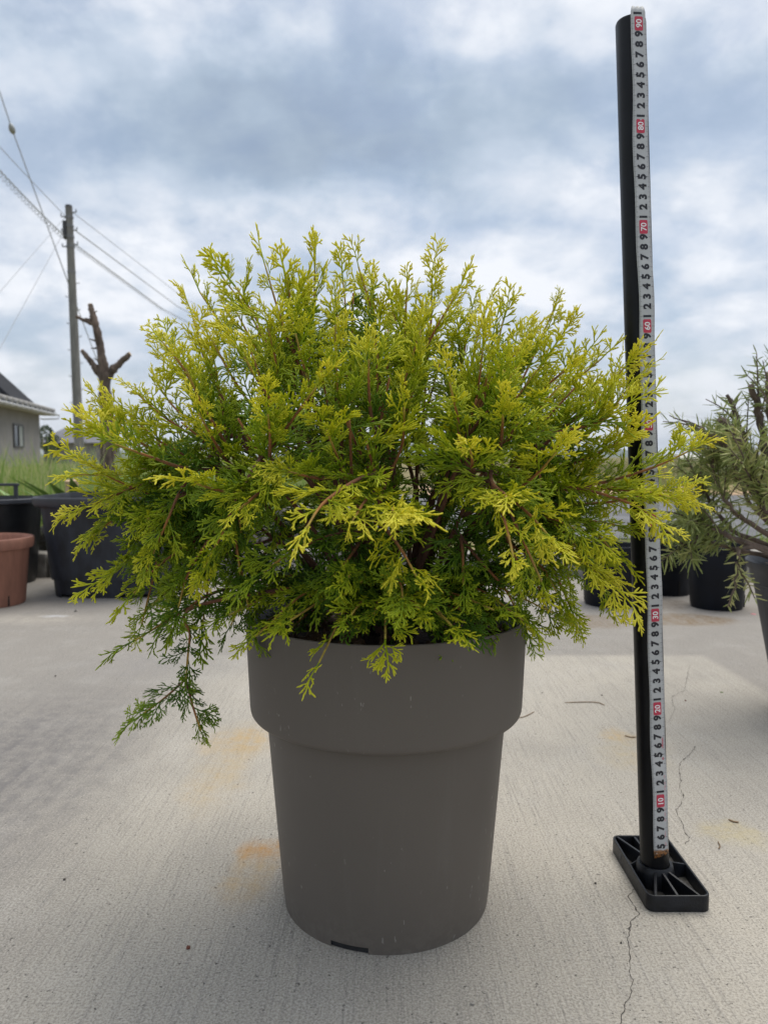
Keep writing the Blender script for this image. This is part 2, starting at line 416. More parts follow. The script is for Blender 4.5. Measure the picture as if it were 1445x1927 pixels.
def tape_mat():
    m = bpy.data.materials.new('tape_steel'); m.use_nodes = True; m.node_tree.nodes.clear(); t = NT(m.node_tree)
    co = t.n('ShaderNodeTexCoord').outputs['Object']
    z = t.n('ShaderNodeSeparateXYZ', {0: co}).outputs[2]
    nz = t.noise(co, 160.0, 6.0, 0.65); n2 = t.noise(co, 420.0, 4.0, 0.6)
    low = t.smooth(z, 0.049, 0.044)
    rust = t.smooth(t.math('ADD', nz, t.math('MULTIPLY', low, 0.28)), 0.60, 0.68)
    base = t.mix(t.smooth(t.noise(co, 25.0, 4.0, 0.6), 0.3, 0.7), (0.40, 0.41, 0.415), (0.50, 0.51, 0.51))
    rc = t.mix(t.smooth(n2, 0.46, 0.54), (0.27, 0.12, 0.04), (0.035, 0.016, 0.009))
    rc = t.mix(t.math('MULTIPLY', t.smooth(n2, 0.6, 0.7), 0.7), rc, (0.55, 0.42, 0.25))
    col = t.mix(t.math('MULTIPLY', rust, low), base, rc)
    p = t.n('ShaderNodeBsdfPrincipled', {'Base Color': col, 'Roughness': 0.38, 'Specular IOR Level': 0.5})
    t.n('ShaderNodeOutputMaterial', {'Surface': p.outputs[0]})
    return m


M['tape'] = tape_mat()

# ------------------------------------------------------------------ the setting
def sheet(name, x0, x1, y0, y1, z, m, nx=1, ny=1):
    b = MB(); vs = [(x0 + (x1 - x0) * i / nx, y0 + (y1 - y0) * j / ny, z) for j in range(ny + 1) for i in range(nx + 1)]
    fs = [(j * (nx + 1) + i, j * (nx + 1) + i + 1, (j + 1) * (nx + 1) + i + 1, (j + 1) * (nx + 1) + i) for j in range(ny) for i in range(nx)]
    return b.add(vs, fs).obj(name, m)


land = sheet('ground', -4600, 4600, -1500, 5000, -0.03, M['land']); tag(land, 'rough grassy field reaching to the horizon', 'field', kind='structure')
yard = sheet('concrete_yard', -6, 6, -3.5, 2.95, 0.0, M['concrete']); tag(yard, 'pale broom finished concrete yard with stains', 'pavement', kind='structure')
M['asphalt'] = mat('asphalt', (0.125, 0.125, 0.13), 0.9, 0.25, 3, 0.5, 60)
road = sheet('road', -0.6, 14, 4.6, 9.8, -0.022, M['asphalt']); tag(road, 'grey lane behind the yard on the right', 'road', kind='structure')
M['bare_soil'] = mat('bare_soil', (0.36, 0.24, 0.14), 0.95, 0.3, 2, 0.6, 20)
bank_ = sheet('bare_earth', 0.5, 16, 9.9, 13.5, -0.022, M['bare_soil']); tag(bank_, 'strip of bare reddish earth beyond the lane', 'soil', kind='structure')
M['hill'] = mat('hill', (0.05, 0.075, 0.05), 0.95, 0.3, 0.004)
hv, hf = [], []
NH = 140
for i in range(NH + 1):
    x = -4200 + 8400 * i / NH
    hgt = 34 + 24 * math.sin(x * 0.0021 + 1.0) + 16 * math.sin(x * 0.0057 + 2.2) + 9 * math.sin(x * 0.013) + 4 * math.sin(x * 0.031 + 1)
    hv += [(x, 3300, -2), (x, 3500, max(6, hgt) * 0.6), (x, 3800, max(10, hgt)), (x, 4300, -2)]
for i in range(NH):
    for k in range(3): hf.append((i * 4 + k, i * 4 + 4 + k, i * 4 + 5 + k, i * 4 + 1 + k))
tag(MB().add(hv, hf).obj('hills', M['hill'], smooth=True), 'low wooded hills on the horizon', 'hills', kind='structure')

# cracks in the concrete
def crack(pts, w0, seed):
    r = random.Random(seed); g = [ground(900 + x / 2.48, 1150 + y / 2.48, 0.0006) for x, y in pts]; fine = []
    for a, b in zip(g, g[1:]):
        n = max(3, int((b - a).length / 0.0035)); d = b - a; s = Vector((-d.y, d.x, 0)).normalized()
        for i in range(n): fine.append(a + d * (i / n) + s * (r.uniform(-1, 1) * 0.0011 if i else 0))
    fine.append(g[-1]); b = MB(); vs = []
    for i, p in enumerate(fine):
        d = (fine[min(i + 1, len(fine) - 1)] - fine[max(i - 1, 0)]).normalized(); s = Vector((-d.y, d.x, 0))
        w = w0 * (r.uniform(0.3, 1.4) if r.random() < .88 else r.uniform(1.8, 3.2)) * (0.15 if i in (0, len(fine) - 1) else 1)
        vs += [p - s * w, p + s * w]
    return b.add(vs, [(2 * i, 2 * i + 1, 2 * i + 3, 2 * i + 2) for i in range(len(fine) - 1)]).obj('crack', M['crack'], yard)


crack([(728, 1295), (697, 1330), (722, 1370), (752, 1410), (716, 1440), (700, 1500), (700, 1560), (710, 1620), (706, 1690), (722, 1720), (706, 1800), (680, 1840), (662, 1927), (640, 2040)], 0.00034, 1)
crack([(965, 1090), (985, 1055), (960, 1030), (955, 1000), (938, 965), (918, 925), (945, 900), (955, 860), (938, 820), (945, 790), (935, 740), (945, 700), (985, 670), (1012, 630)], 0.00032, 2)
crack([(885, 520), (915, 460), (900, 400), (960, 370), (975, 300), (985, 250)], 0.00022, 3)

# kerb of concrete blocks at the back of the yard
kerb = thing('concrete_kerb', (0, 3.0, 0), 'low kerb of weathered concrete blocks along the back of the yard', 'kerb')
kb = MB(); kb.box((0, 0, 0.035), (0.39, 0.10, 0.13)); kme = kb.mesh('block'); kme.materials.append(M['block'])
for i in range(16):
    o = put('block', kme, None, kerb); o.location = (-3.1 + i * 0.4, RND.uniform(-.008, .008), RND.uniform(-.01, .006)); o.rotation_euler[2] = RND.uniform(-.02, .02)
    bm_ = o.modifiers.new('bevel', 'BEVEL'); bm_.width = 0.006; bm_.segments = 2

# rubble behind the kerb on the left
def rock(seed, s=1.0):
    r = random.Random(seed); b = MB(); n, m = 9, 6
    ph = [r.uniform(0, 6.28) for _ in range(6)]; prof = []
    for i in range(m + 1):
        th = math.pi * i / m
        for j in range(n):
            a = 2 * math.pi * j / n
            k = 1 + 0.16 * math.sin(2 * a + ph[0] + th) + 0.13 * math.sin(3 * a + ph[1] - 2 * th) + 0.1 * math.sin(4 * th + ph[2])
            prof.append((s * k * math.sin(th) * math.cos(a), s * k * math.sin(th) * math.sin(a) * 0.85, s * k * math.cos(th) * 0.7))
    fs = [(i * n + j, i * n + (j + 1) % n, (i + 1) * n + (j + 1) % n, (i + 1) * n + j) for i in range(m) for j in range(n)]
    b.add(prof, fs); me = b.mesh('rock', True, 35); return me


rocks = [rock(i) for i in range(5)]
rub = thing('rubble_wall', (-1.3, 3.12, 0), 'heap of grey rubble stones behind the kerb, between the black containers', 'rubble')
for me in rocks: me.materials.append(M['stone'])
for i in range(120):
    o = put('stone', RND.choice(rocks), None, rub)
    o.location = (RND.uniform(-1.0, 1.25), RND.uniform(-0.03, 0.12), RND.uniform(0.08, 0.235)); s = RND.uniform(0.025, 0.06)
    o.scale = (s * 1.2, s, s); o.rotation_euler = (RND.uniform(0, 6), RND.uniform(0, 6), RND.uniform(0, 6))

# ------------------------------------------------------------------ grass
def grass(name, m, n, rx, ry, hr, w, seed, label, z0=-0.03, bend=0.5, gr=(0, 1), clump=0.0):
    r = np.random.default_rng(seed)
    if clump:
        nc = max(4, n // 26); cx_ = r.uniform(*rx, nc); cy_ = ry[0] + (ry[1] - ry[0]) * r.random(nc) ** 1.4; ch = r.uniform(0.6, 1.15, nc); k = r.integers(0, nc, n)
        X = cx_[k] + r.normal(0, clump, n); Y = np.maximum(cy_[k] + r.normal(0, clump, n), ry[0]); H = r.uniform(*hr, n) * ch[k]
    else:
        X = r.uniform(*rx, n); Y = r.uniform(*ry, n); H = r.uniform(*hr, n)
    A = r.uniform(0, 2 * np.pi, n); Bd = r.uniform(0.05, bend, n) * H; W = w * r.uniform(0.5, 1.3, n); S = r.uniform(0, np.pi, n)
    g = r.uniform(*gr, n); V = np.zeros((n, 8, 3), np.float32); G = np.zeros((n, 8), np.float32)
    for i, t in enumerate((0, 0.4, 0.75, 1.0)):
        cxp = X + np.cos(A) * Bd * t * t; cyp = Y + np.sin(A) * Bd * t * t; ww = W * (1 - 0.9 * t ** 2)
        for j, s in enumerate((-1, 1)):
            V[:, 2 * i + j, 0] = cxp + s * ww * np.cos(S); V[:, 2 * i + j, 1] = cyp + s * ww * np.sin(S); V[:, 2 * i + j, 2] = z0 + H * t * (1 - 0.15 * Bd / H * t)
            G[:, 2 * i + j] = np.clip(g + 0.1 * (t - 0.5), 0, 1)
    base = (np.arange(n) * 8)[:, None, None]
    Q = (base + np.array([[0, 1, 3, 2], [2, 3, 5, 4], [4, 5, 7, 6]])[None]).reshape(-1, 4)
    o = put(name, mesh_q(name, V.reshape(-1, 3), Q, True, G.ravel()), m)
    return tag(o, label, 'grass', kind='stuff')


grass('tall_grass', M['grass'], 9000, (-3.4, -0.2), (3.22, 5.6), (0.16, 0.40), 0.0028, 1, 'tall green grass growing behind the black containers', clump=0.05, gr=(0.15, 0.8))
grass('meadow_grass', M['grass'], 12000, (-14, -0.5), (5.6, 18), (0.25, 0.62), 0.008, 2, 'green meadow grass in front of the grey house', clump=0.16, gr=(0.2, 0.85))
grass('seed_stalks', M['grass'], 420, (-6, -0.8), (3.6, 9), (0.45, 0.78), 0.0018, 3, 'thin dry straw stalks standing above the green grass', bend=0.35, gr=(0.85, 1.0))
grass('field_grass', M['dry_grass'], 9000, (1.2, 16), (13.2, 30), (0.2, 0.55), 0.010, 4, 'pale dry grass in the field on the right', clump=0.3)
grass('field_grass', M['grass'], 2500, (1.5, 14), (10.6, 14), (0.15, 0.45), 0.006, 5, 'greener grass tufts along the bare earth strip', clump=0.22, gr=(0.3, 0.9))
grass('kerb_weeds', M['grass'], 1500, (-0.2, 3.0), (3.15, 4.4), (0.05, 0.16), 0.003, 6, 'short weeds growing behind the kerb on the right', clump=0.06, gr=(0.2, 0.9))


def leafy_weed(x, y, n, h, seed, label):
    r = random.Random(seed); t = thing('weed', (x, y, -0.03), label, 'weed', 'broad leaved weeds behind the containers')
    for i in range(n):
        a = r.uniform(0, 6.28); L = h * r.uniform(0.7, 1.1); w = L * 0.075; b = MB(); vs = []
        for k in range(6):
            u = k / 5; rad = L * (0.12 * u + 0.38 * u * u); zz = L * (u - 0.3 * u * u); ww = w * math.sin(math.pi * min(1, 0.15 + u * 0.85)) + 0.0004
            p = Vector((math.cos(a) * rad, math.sin(a) * rad, zz)); s = Vector((-math.sin(a), math.cos(a), 0)) * ww
            vs += [p - s, p + Vector((0, 0, -ww * 0.5)), p + s]
        fs = [(3 * k + j, 3 * k + j + 1, 3 * k + j + 4, 3 * k + j + 3) for k in range(5) for j in (0, 1)]
        b.add(vs, fs).obj('leaf', M['weed_leaf'], t, smooth=True)


M['weed_leaf'] = mat('weed_leaf', (0.15, 0.27, 0.045), 0.5, 0.3, 20)
for k, (px_, Yw_, h_, lb) in enumerate(((88, 3.26, 0.50, 'broad leaved weed drooping over the rim of the square container'), (160, 3.3, 0.62, 'bright broad leaved weed beside the pale stump'),
                                        (205, 3.35, 0.55, 'broad leaved weed at the foot of the pruned trunk'))):
    leafy_weed((px_ - CX) / F_PX * Yw_, Yw_, 13, h_, 40 + k, lb)

# ------------------------------------------------------------------ grey house on the left
HA, HB = Vector((-18.2, 36.4, 0)), Vector((-19.75, 44.4, 0))
hd = (HB - HA).normalized(); hn = Vector((hd.y, -hd.x, 0))          # wall direction, outward normal
if hn.x < 0: hn = -hn
house = thing('house', HA, 'grey rendered house with tiled eave and white gutter at the left edge', 'house')
Rh = Matrix((hd, hn, Vector((0, 0, 1)))).transposed()                # local: x along wall, y outward


def hobj(b, name, m, parent=house, smooth=False):
    o = b.obj(name, m, parent, smooth); return o


def hmap(b): b.v = [tuple(Rh @ Vector(v)) for v in b.v]; return b


L0, L1, HE = -7.0, (HB - HA).length, 3.02
hobj(hmap(MB().box(((L0 + L1) / 2, -2.5, (HE - 0.05) / 2 - 0.05), (L1 - L0, 5.0, HE))), 'wall', M['wall'])
WX, WZ, WW, WH = 3.55, 1.55, 1.75, 1.12
wf = MB()
for dz in (-1, 1): wf.box((WX, 0.02, WZ + dz * WH / 2), (WW + .1, 0.10, 0.09))
for dx in (-1, 0, 1): wf.box((WX + dx * WW / 2, 0.02, WZ), (0.10, 0.098, WH))
win = hobj(hmap(wf), 'window', M['frame'])
put('pane', hmap(MB().box((WX - WW / 4, 0.02, WZ), (WW / 2 - .1, 0.02, WH - .09))).mesh('pane'), M['glass'], win)
put('pane', hmap(MB().box((WX + WW / 4, 0.02, WZ), (WW / 2 - .1, 0.02, WH - .09))).mesh('pane'), M['curtain'], win)
# tiled lower roof, its rounded tile ends along the eave
rf = MB(); rf.add([(L0, 0.75, HE), (L1 + 0.9, 0.75, HE), (L1 + 0.9, -1.0, HE + 0.52), (L0, -1.0, HE + 0.52), (L0, 0.75, HE - .08), (L1 + 0.9, 0.75, HE - .08), (L1 + 0.9, -1.0, HE + 0.42), (L0, -1.0, HE + 0.42)],
                  [(0, 1, 2, 3), (7, 6, 5, 4), (0, 4, 5, 1), (1, 5, 6, 2), (2, 6, 7, 3), (3, 7, 4, 0)])
roof = hobj(hmap(rf), 'roof', M['dark_roof'])
tme = MB().tube([(0, 0.80, HE + 0.03), (0, -0.1, HE + 0.297), (0, -1.0, HE + 0.565)], [0.17, 0.17, 0.17], 8).mesh('tile_row', True, 60)
tme.materials.append(M['tile'])
for v in tme.vertices: v.co = Rh @ v.co
k = 0
x = L0
while x < L1 + 0.95:
    o = put('tile_row', tme, None, roof); o.location = hd * x; x += 0.95
gut = MB().tube([(L0, 0.86, HE - 0.10), (L1 + 0.95, 0.86, HE - 0.10)], 0.05, 8)
gut.tube([(L1 + 0.9, 0.86, HE - 0.12), (L1 + 0.9, 0.86, HE - 0.32), (L1 + 0.6, 0.05, HE - 0.36), (L1 + 0.05, 0.05, HE - 0.36)], 0.04, 6)
hobj(hmap(gut), 'gutter', M['white_trim'], smooth=True)
hobj(hmap(MB().box(((L0 + L1 + .9) / 2, 0.35, HE - 0.13), (L1 - L0 + .8, 0.75, 0.05))), 'soffit', M['white_trim'])
# upper storey with dark gable roof
ga = at(33, 757, 41.5); up = MB()
apex = at(-62, 672, 41.5)
for (p, q) in ((apex, ga),):
    d = (q - p)
    a0, a1 = p - HA, q - HA
    bk = Vector((-1.0, 5.0, 0))
    up.add([a0, a1, a1 + bk, a0 + bk, a0 + Vector((0, 0, -.28)), a1 + Vector((0, 0, -.28)), a1 + bk + Vector((0, 0, -.28)), a0 + bk + Vector((0, 0, -.28))],
           [(0, 1, 2, 3), (7, 6, 5, 4), (0, 4, 5, 1), (1, 5, 6, 2), (2, 6, 7, 3), (3, 7, 4, 0)])
hobj(up, 'upper_roof', M['dark_roof'])
g0, g1 = apex - HA + Vector((0.1, 0.4, -0.33)), ga - HA + Vector((-0.3, 0.4, -0.35))
M['gable'] = mat('gable', (0.17, 0.165, 0.165), 0.9, 0.1, 1)
zb = HE + 0.1
gb = MB().add([g0, g1, (g1.x, g1.y, zb), (g0.x, g0.y, zb), g0 + Vector((-.8, 4, 0)), g1 + Vector((-.8, 4, 0)), (g1.x - .8, g1.y + 4, zb), (g0.x - .8, g0.y + 4, zb)],
              [(0, 3, 2, 1), (4, 5, 6, 7), (1, 2, 6, 5), (0, 1, 5, 4), (3, 0, 4, 7)])
hobj(gb, 'gable_wall', M['gable'])

# far farm shed behind the shrub
shp = at(150, 862, 60); shp.z = -0.03
shed = thing('farm_shed', shp, 'low dark roofed farm shed far behind the utility pole', 'shed')
MB().box((0.3, 0, 0.85), (4.4, 4, 1.7)).obj('wall', M['wall'], shed)
MB().box((-1.3, -2.02, 0.75), (0.9, 0.08, 1.5)).obj('door', M['frame'], shed)
MB().add([(-2.3, -2.5, 1.55), (3.0, -2.5, 1.55), (3.0, 2.5, 1.55), (-2.3, 2.5, 1.55), (-1.1, 0, 2.75), (2.2, 0, 2.75)],
         [(0, 1, 5, 4), (1, 2, 5), (2, 3, 4, 5), (3, 0, 4), (3, 2, 1, 0)]).obj('roof', M['far_roof'], shed)


def leaf_ball(name, parent, c, r, n, size, seed, m):
    q = np.random.default_rng(seed); d = q.normal(size=(n, 3)); d /= np.linalg.norm(d, axis=1)[:, None]
    lobes = q.normal(size=(7, 3)); lobes /= np.linalg.norm(lobes, axis=1)[:, None]
    rad = (0.55 + 0.5 * np.max(d @ lobes.T, 1)) * q.uniform(0.5, 1, n) ** 0.5
    P = np.array(c) + d * rad[:, None] * np.array(r)
    u = q.normal(size=(n, 3)); u /= np.linalg.norm(u, axis=1)[:, None]; w = np.cross(u, q.normal(size=(n, 3))); w /= np.linalg.norm(w, axis=1)[:, None]
    s = size * q.uniform(0.5, 1.2, n)[:, None]
    V = np.stack([P - u * s, P + w * s * .6, P + u * s, P - w * s * .6], 1).reshape(-1, 3)
    return put(name, mesh_q(name, V, np.arange(4 * n).reshape(-1, 4), False, np.repeat(q.random(n), 4)), m, parent)


def far_tree(px_, Y, h, r, seed, label, m=None):
    p = at(px_, 862, Y); p.z = -0.03
    t = thing('tree', p, label, 'tree', 'far trees')
    MB().tube([(0, 0, 0), (0.05, 0, h * 0.4), (0, 0.05, h * 0.8)], [r * .12, r * .08, r * .03], 7).obj('trunk', M['bark'], t, smooth=True)
    leaf_ball('crown', t, (0, 0, h * 0.66), (r, r, h * 0.36), 1400, r * 0.11, seed, m or M['far_leaf'])


far_tree(88, 52, 2.6, 0.75, 1, 'small dark tree between the grey house and the farm shed')
far_tree(104, 58, 2.1, 0.6, 2, 'loose bushy tree just left of the farm shed roof')
# far buildings on the right
def warehouse(px_, Y, w, h, ridge, label, wm, rm):
    p = at(px_, 862, Y); p.z = -0.03; t = thing('warehouse', p, label, 'warehouse')
    MB().box((0, 0, h / 2), (w, 14, h)).obj('wall', wm, t)
    MB().add([(-w / 2 - .5, -7.6, h), (w / 2 + .5, -7.6, h), (w / 2 + .5, 7.6, h), (-w / 2 - .5, 7.6, h), (-w * .12, 0, ridge), (w * .12, 0, ridge)],
             [(0, 1, 5, 4), (1, 2, 5), (2, 3, 4, 5), (3, 0, 4), (3, 2, 1, 0)]).obj('roof', rm, t)


warehouse(1385, 130, 9, 0.9, 2.6, 'grey roofed barn behind the rosemary on the right', M['wall'], M['far_roof'])
for i, (a, b_, lb) in enumerate(((1262, 1315, 'long pale greenhouse on the horizon beside the tape'), (1322, 1352, 'short pale greenhouse left of the grey barn'))):
    p0, p1 = at(a, 862, 120), at(b_, 862, 120); w = p1.x - p0.x; t = thing('greenhouse', ((p0.x + p1.x) / 2, 120, -0.03), lb, 'greenhouse')
    b = MB(); b.box((0, 0, 0.1), (w, 7.6, 0.3)); b.obj('base', M['wall'], t)
    b = MB(); n = 9
    vs = [(sx_ * w / 2, 3.7 * math.cos(math.pi * k / (n - 1)), 0.2 + 0.75 * math.sin(math.pi * k / (n - 1))) for sx_ in (-1, 1) for k in range(n)]
    b.add(vs, [(k, k + 1, n + k + 1, n + k) for k in range(n - 1)] + [tuple(range(n)), tuple(reversed(range(n, 2 * n)))]).obj('cover', M['greenhouse'], t)

# ------------------------------------------------------------------ utility pole and its cables
def utility_pole(px_, Y, ytop, label, full=True):
    top = at(px_, ytop, Y); t = thing('utility_pole', (top.x + 0.13, Y, -0.03), label, 'utility pole', 'utility poles')
    H = top.z + 0.03
    tp = Vector((-0.13, 0, H))
    MB().tube([tp * u for u in (0, 0.3, 0.6, 0.85, 1.0)], [0.155, 0.142, 0.128, 0.115, 0.108], 16).obj('shaft', M['pole_concrete'], t, smooth=True)
    if full:
        for zz in (0.35, 0.62, 0.95, 1.25, 2.05):
            u = (H - zz) / H; c = tp * u
            MB().lathe([(0.117, -0.03), (0.132, -0.03), (0.132, 0.03), (0.117, 0.03), (0.117, -0.03)], 14, c=c).obj('band', M['steel'], t, smooth=True)
        for k, zz in enumerate((0.2, 0.33, 0.75, 0.80, 1.2, 1.26)):
            c = tp * ((H - zz) / H); s = (-1) ** k
            MB().tube([c + Vector((s * .1, -0.02, 0)), c + Vector((s * .24, -0.04, 0.0)), c + Vector((s * .24, -0.04, 0.09))], 0.022, 6).obj('hook', M['steel'], t, smooth=True)
        MB().box(tp * ((H - 0.75) / H) + Vector((-0.13, -0.05, 0)), (0.10, 0.16, 0.55)).obj('cable_box', M['frame'], t, bevel=0.01)
        MB().tube([tp + Vector((0, 0, -.04)), tp + Vector((0, 0, .03))], [0.118, 0.10], 14).obj('cap', M['frame'], t, smooth=True)
        for k in range(14):
            zz = 2.4 + 0.42 * k; c = tp * ((H - zz) / H); s = (-1) ** k
            MB().tube([c + Vector((s * .1, 0, 0)), c + Vector((s * .22, 0, 0.0)), c + Vector((s * .22, 0, 0.04))], 0.012, 5).obj('step_bolt', M['steel'], t)
    return t


utility_pole(130, 25.0, 388, 'grey concrete utility pole with bands and hooks left of the shrub')
utility_pole(516, 70.0, 650, 'far plain utility pole hidden behind the golden shrub', False)


def cable(name, pts, r, label, k=6, cat='cable', sag=0.0, n=24):
    pts = [Vector(p) for p in pts]; out = []
    for a, b in zip(pts, pts[1:]):
        for i in range(n): u = i / n; out.append(a.lerp(b, u) - Vector((0, 0, sag * 4 * u * (1 - u))))
    out.append(pts[-1])
    o = MB().tube(out, r * 0.8, k).obj(name, M['cable'], None, smooth=True)
    return tag(o, label, cat, 'overhead cables'), out


def ext(a, b, s): return a + (b - a) * s


def spiral(o, path, R, pitch, r):
    """hanger spiral wound round a messenger wire"""
    pts = []; L = 0.0
    for a, b in zip(path, path[1:]):
        d = b - a; l = d.length; t = d.normalized(); u = t.cross(Vector((0, 0, 1))).normalized(); w = u.cross(t); m = max(2, int(l / pitch * 7))
        for i in range(m):
            s = L + l * i / m; an = 2 * math.pi * s / pitch
            pts.append(a + d * (i / m) + u * (R * math.cos(an)) - w * (R * (1 + math.sin(an))))
        L += l
    MB().tube(pts, r, 4).obj('hanger_spiral', M['cable'], o, smooth=True)


A1 = at(122, 405, 25); cable('cable', [ext(A1, at(0, 272, 19), 2.0), A1], 0.011, 'thin wire rising from the pole top to the upper left', sag=0.05)
A2 = at(122, 444, 25); o, pth = cable('cable', [ext(A2, at(0, 315, 19), 1.5), A2], 0.011, 'spiral wrapped cable hanging left of the utility pole', sag=0.08)
spiral(o, pth, 0.075, 0.30, 0.009)
A3 = at(122, 410, 25); cable('cable', [ext(A3, at(0, 550, 19), 2.0), A3], 0.009, 'upper of the two service wires falling to the lower left')
A4 = at(119, 440, 25); cable('cable', [ext(A4, at(0, 657, 18), 2.0), A4], 0.009, 'lower of the two service wires falling to the lower left')
far = [at(516, 660, 70), at(516, 672, 70), at(516, 690, 70)]
cable('cable', [at(138, 400, 25), at(340, 556, 45), far[0]], 0.013, 'topmost wire falling to the right of the utility pole')
cable('cable', [at(140, 432, 25), at(335, 577, 45), far[1]], 0.022, 'middle cable falling to the right of the utility pole')
o, pth = cable('cable', [at(140, 458, 25), at(305, 580, 42), far[2]], 0.014, 'lowest spiral wrapped cable right of the utility pole')
spiral(o, pth[:30], 0.06, 0.34, 0.009)
ga_, gb_ = at(-60, -10, 24), ground(255, 873)
guy, _ = cable('guy_wire', [ga_, at(23, 242, 25.4), at(128, 530, 27.5), at(184, 680, 33), gb_], 0.022, 'thick guy wire crossing behind the pole with an egg insulator', cat='guy wire')
ins = at(23, 242, 25.4); dd = (at(128, 530, 27.5) - ga_).normalized()
b = MB(); prof = [(0.012, -.16), (0.05, -.13), (0.085, -.06), (0.10, 0.02), (0.085, 0.10), (0.05, 0.15), (0.012, 0.17)]
b.lathe(prof, 16); q = dd.to_track_quat('Z', 'Y').to_matrix(); b.v = [tuple(q @ Vector(v) + ins) for v in b.v]
b.obj('egg_insulator', M['insulator'], guy, smooth=True)
hz = [at(1235, 777, 80), at(1345, 790, 95)]
cable('cable', [ext(hz[1], hz[0], 2.5), ext(hz[0], hz[1], 2.5)], 0.022, 'faint distant wire low in the sky behind the tape')

# ------------------------------------------------------------------ pruned dead trunk
def limb(b, pts, radii, r, k=9):
    P, R = [], []
    for i in range(len(pts) - 1):
        n = 7
        for j in range(n):
            u = j / n; P.append(Vector(pts[i]).lerp(Vector(pts[i + 1]), u) + Vector((r.uniform(-1, 1), r.uniform(-1, 1), r.uniform(-1, 1))) * radii[i] * 0.12)
            R.append((radii[i] * (1 - u) + radii[i + 1] * u) * r.uniform(0.86, 1.16))
    P.append(Vector(pts[-1])); R.append(radii[-1]); return b.tube(P, R, k)


DY = 6.0; r = random.Random(3)
db = at(203, 900, DY); db.z = -0.03
dead = thing('dead_tree', db, 'bare pruned tree trunk with sawn off limbs beside the utility pole', 'tree')
def D(px_, py_, dy=0.0): return at(px_, py_, DY + dy) - db
limb(MB(), [(0.0, 0, -0.05), D(203, 850), D(200, 760), D(197, 700)], [0.062, 0.054, 0.046, 0.046], r, 12).obj('trunk', M['bark'], dead, smooth=True)
limb(MB(), [D(197, 712), D(193, 675), D(184, 625), D(176, 595), D(170, 573)], [0.044, 0.034, 0.030, 0.026, 0.019], r, 10).obj('limb', M['bark'], dead, smooth=True)
limb(MB(), [D(198, 712), D(185, 698), D(170, 678), D(155, 660)], [0.036, 0.030, 0.022, 0.016], r).obj('limb', M['bark'], dead, smooth=True)
limb(MB(), [D(200, 712), D(213, 695), D(230, 680), D(245, 666)], [0.038, 0.032, 0.024, 0.019], r).obj('limb', M['bark'], dead, smooth=True)
limb(MB(), [D(178, 610), D(166, 605), D(155, 601), D(144, 595)], [0.020, 0.016, 0.013, 0.011], r).obj('limb', M['bark'], dead, smooth=True)
for (a, d, rr_) in ((D(245, 666), (1, 0, .55), .018), (D(155, 660), (-.8, 0, .7), .015), (D(170, 573), (-.25, 0, 1), .018)):
    d = Vector(d).normalized() * 0.004
    MB().tube([a - d, a + d], rr_ * 0.95, 9).obj('saw_cut', M['cut_wood'], dead)
for k in range(9):
    a = D(172 + 2.6 * k, 590 + 13 * k); d = Vector((r.choice((-1, 1)) * 0.05, -0.01, r.uniform(-.01, .03)))
    MB().tube([a, a + d * .6, a + d * 1.05], [0.010, 0.006, 0.003], 5).obj('twig_stub', M['bark'], dead)
sb = at(133, 935, 3.5); sb.z = -0.03
st = thing('stump', sb, 'pale peeled wooden stump in the grass behind the square container', 'stump')
limb(MB(), [(0, 0, -0.02), (0.003, 0, 0.2), (0.008, 0, 0.39)], [0.034, 0.031, 0.030], r, 12).obj('post', M['cut_wood'], st, smooth=True)

# ------------------------------------------------------------------ pots in the background
def slit(parent, c, n, w, h):
    MB().box(c, (w, 0.006, h)).obj('drain_slit', M['dark'], parent)


# square black container
cc = ground(196, 1131); cc.y = 2.70; cc.x = (228 - CX) / F_PX * 2.70
box = thing('planter_box', cc, 'large square black container behind the shrub on the left', 'container')
b = MB(); hz_ = 0.335
b.lathe([(0.188, 0.0), (0.190, 0.012), (0.212, 0.30), (0.214, 0.302), (0.236, 0.302), (0.239, 0.306), (0.239, hz_), (0.230, hz_), (0.222, 0.30), (0.20, 0.06), (0.0, 0.06)], 64, 5.0, skip=lambda i, j: i == 0 and j in (41, 42, 43, 44, 51, 52, 53, 54))
b.obj('body', M['dusty_plastic'], box, smooth=True, sharp=35)
b = MB(); b.lathe([(0.2415, 0.309), (0.2435, 0.313), (0.2435, 0.331), (0.2395, 0.3355)], 64, 5.0); b.obj('rim_band', M['grey_plastic'], box, smooth=True)
# round black pot behind the terracotta one
bp = thing('plant_pot', ((-8 - CX) / F_PX * 2.85, 2.85, 0), 'tall black round pot with raised handle behind the terracotta pot', 'pot')
b = MB(); b.lathe([(0.125, 0.0), (0.13, 0.01), (0.157, 0.295), (0.168, 0.297), (0.170, 0.312), (0.160, 0.314), (0.15, 0.295), (0.12, 0.05), (0.0, 0.05)], 56); b.obj('body', M['black_plastic'], bp, smooth=True)
b = MB(); b.lathe([(0.1695, 0.298), (0.1725, 0.300), (0.1725, 0.313), (0.1660, 0.3155)], 56); b.obj('rim', M['grey_plastic'], bp, smooth=True)
hb = MB()
for dx in (0.028, 0.104):
    hb.box((dx, -0.06, 0.337), (0.013, 0.012, 0.048))
hb.box((0.066, -0.0605, 0.3655), (0.098, 0.016, 0.010)); hb.obj('handle', M['grey_plastic'], bp, bevel=0.002)
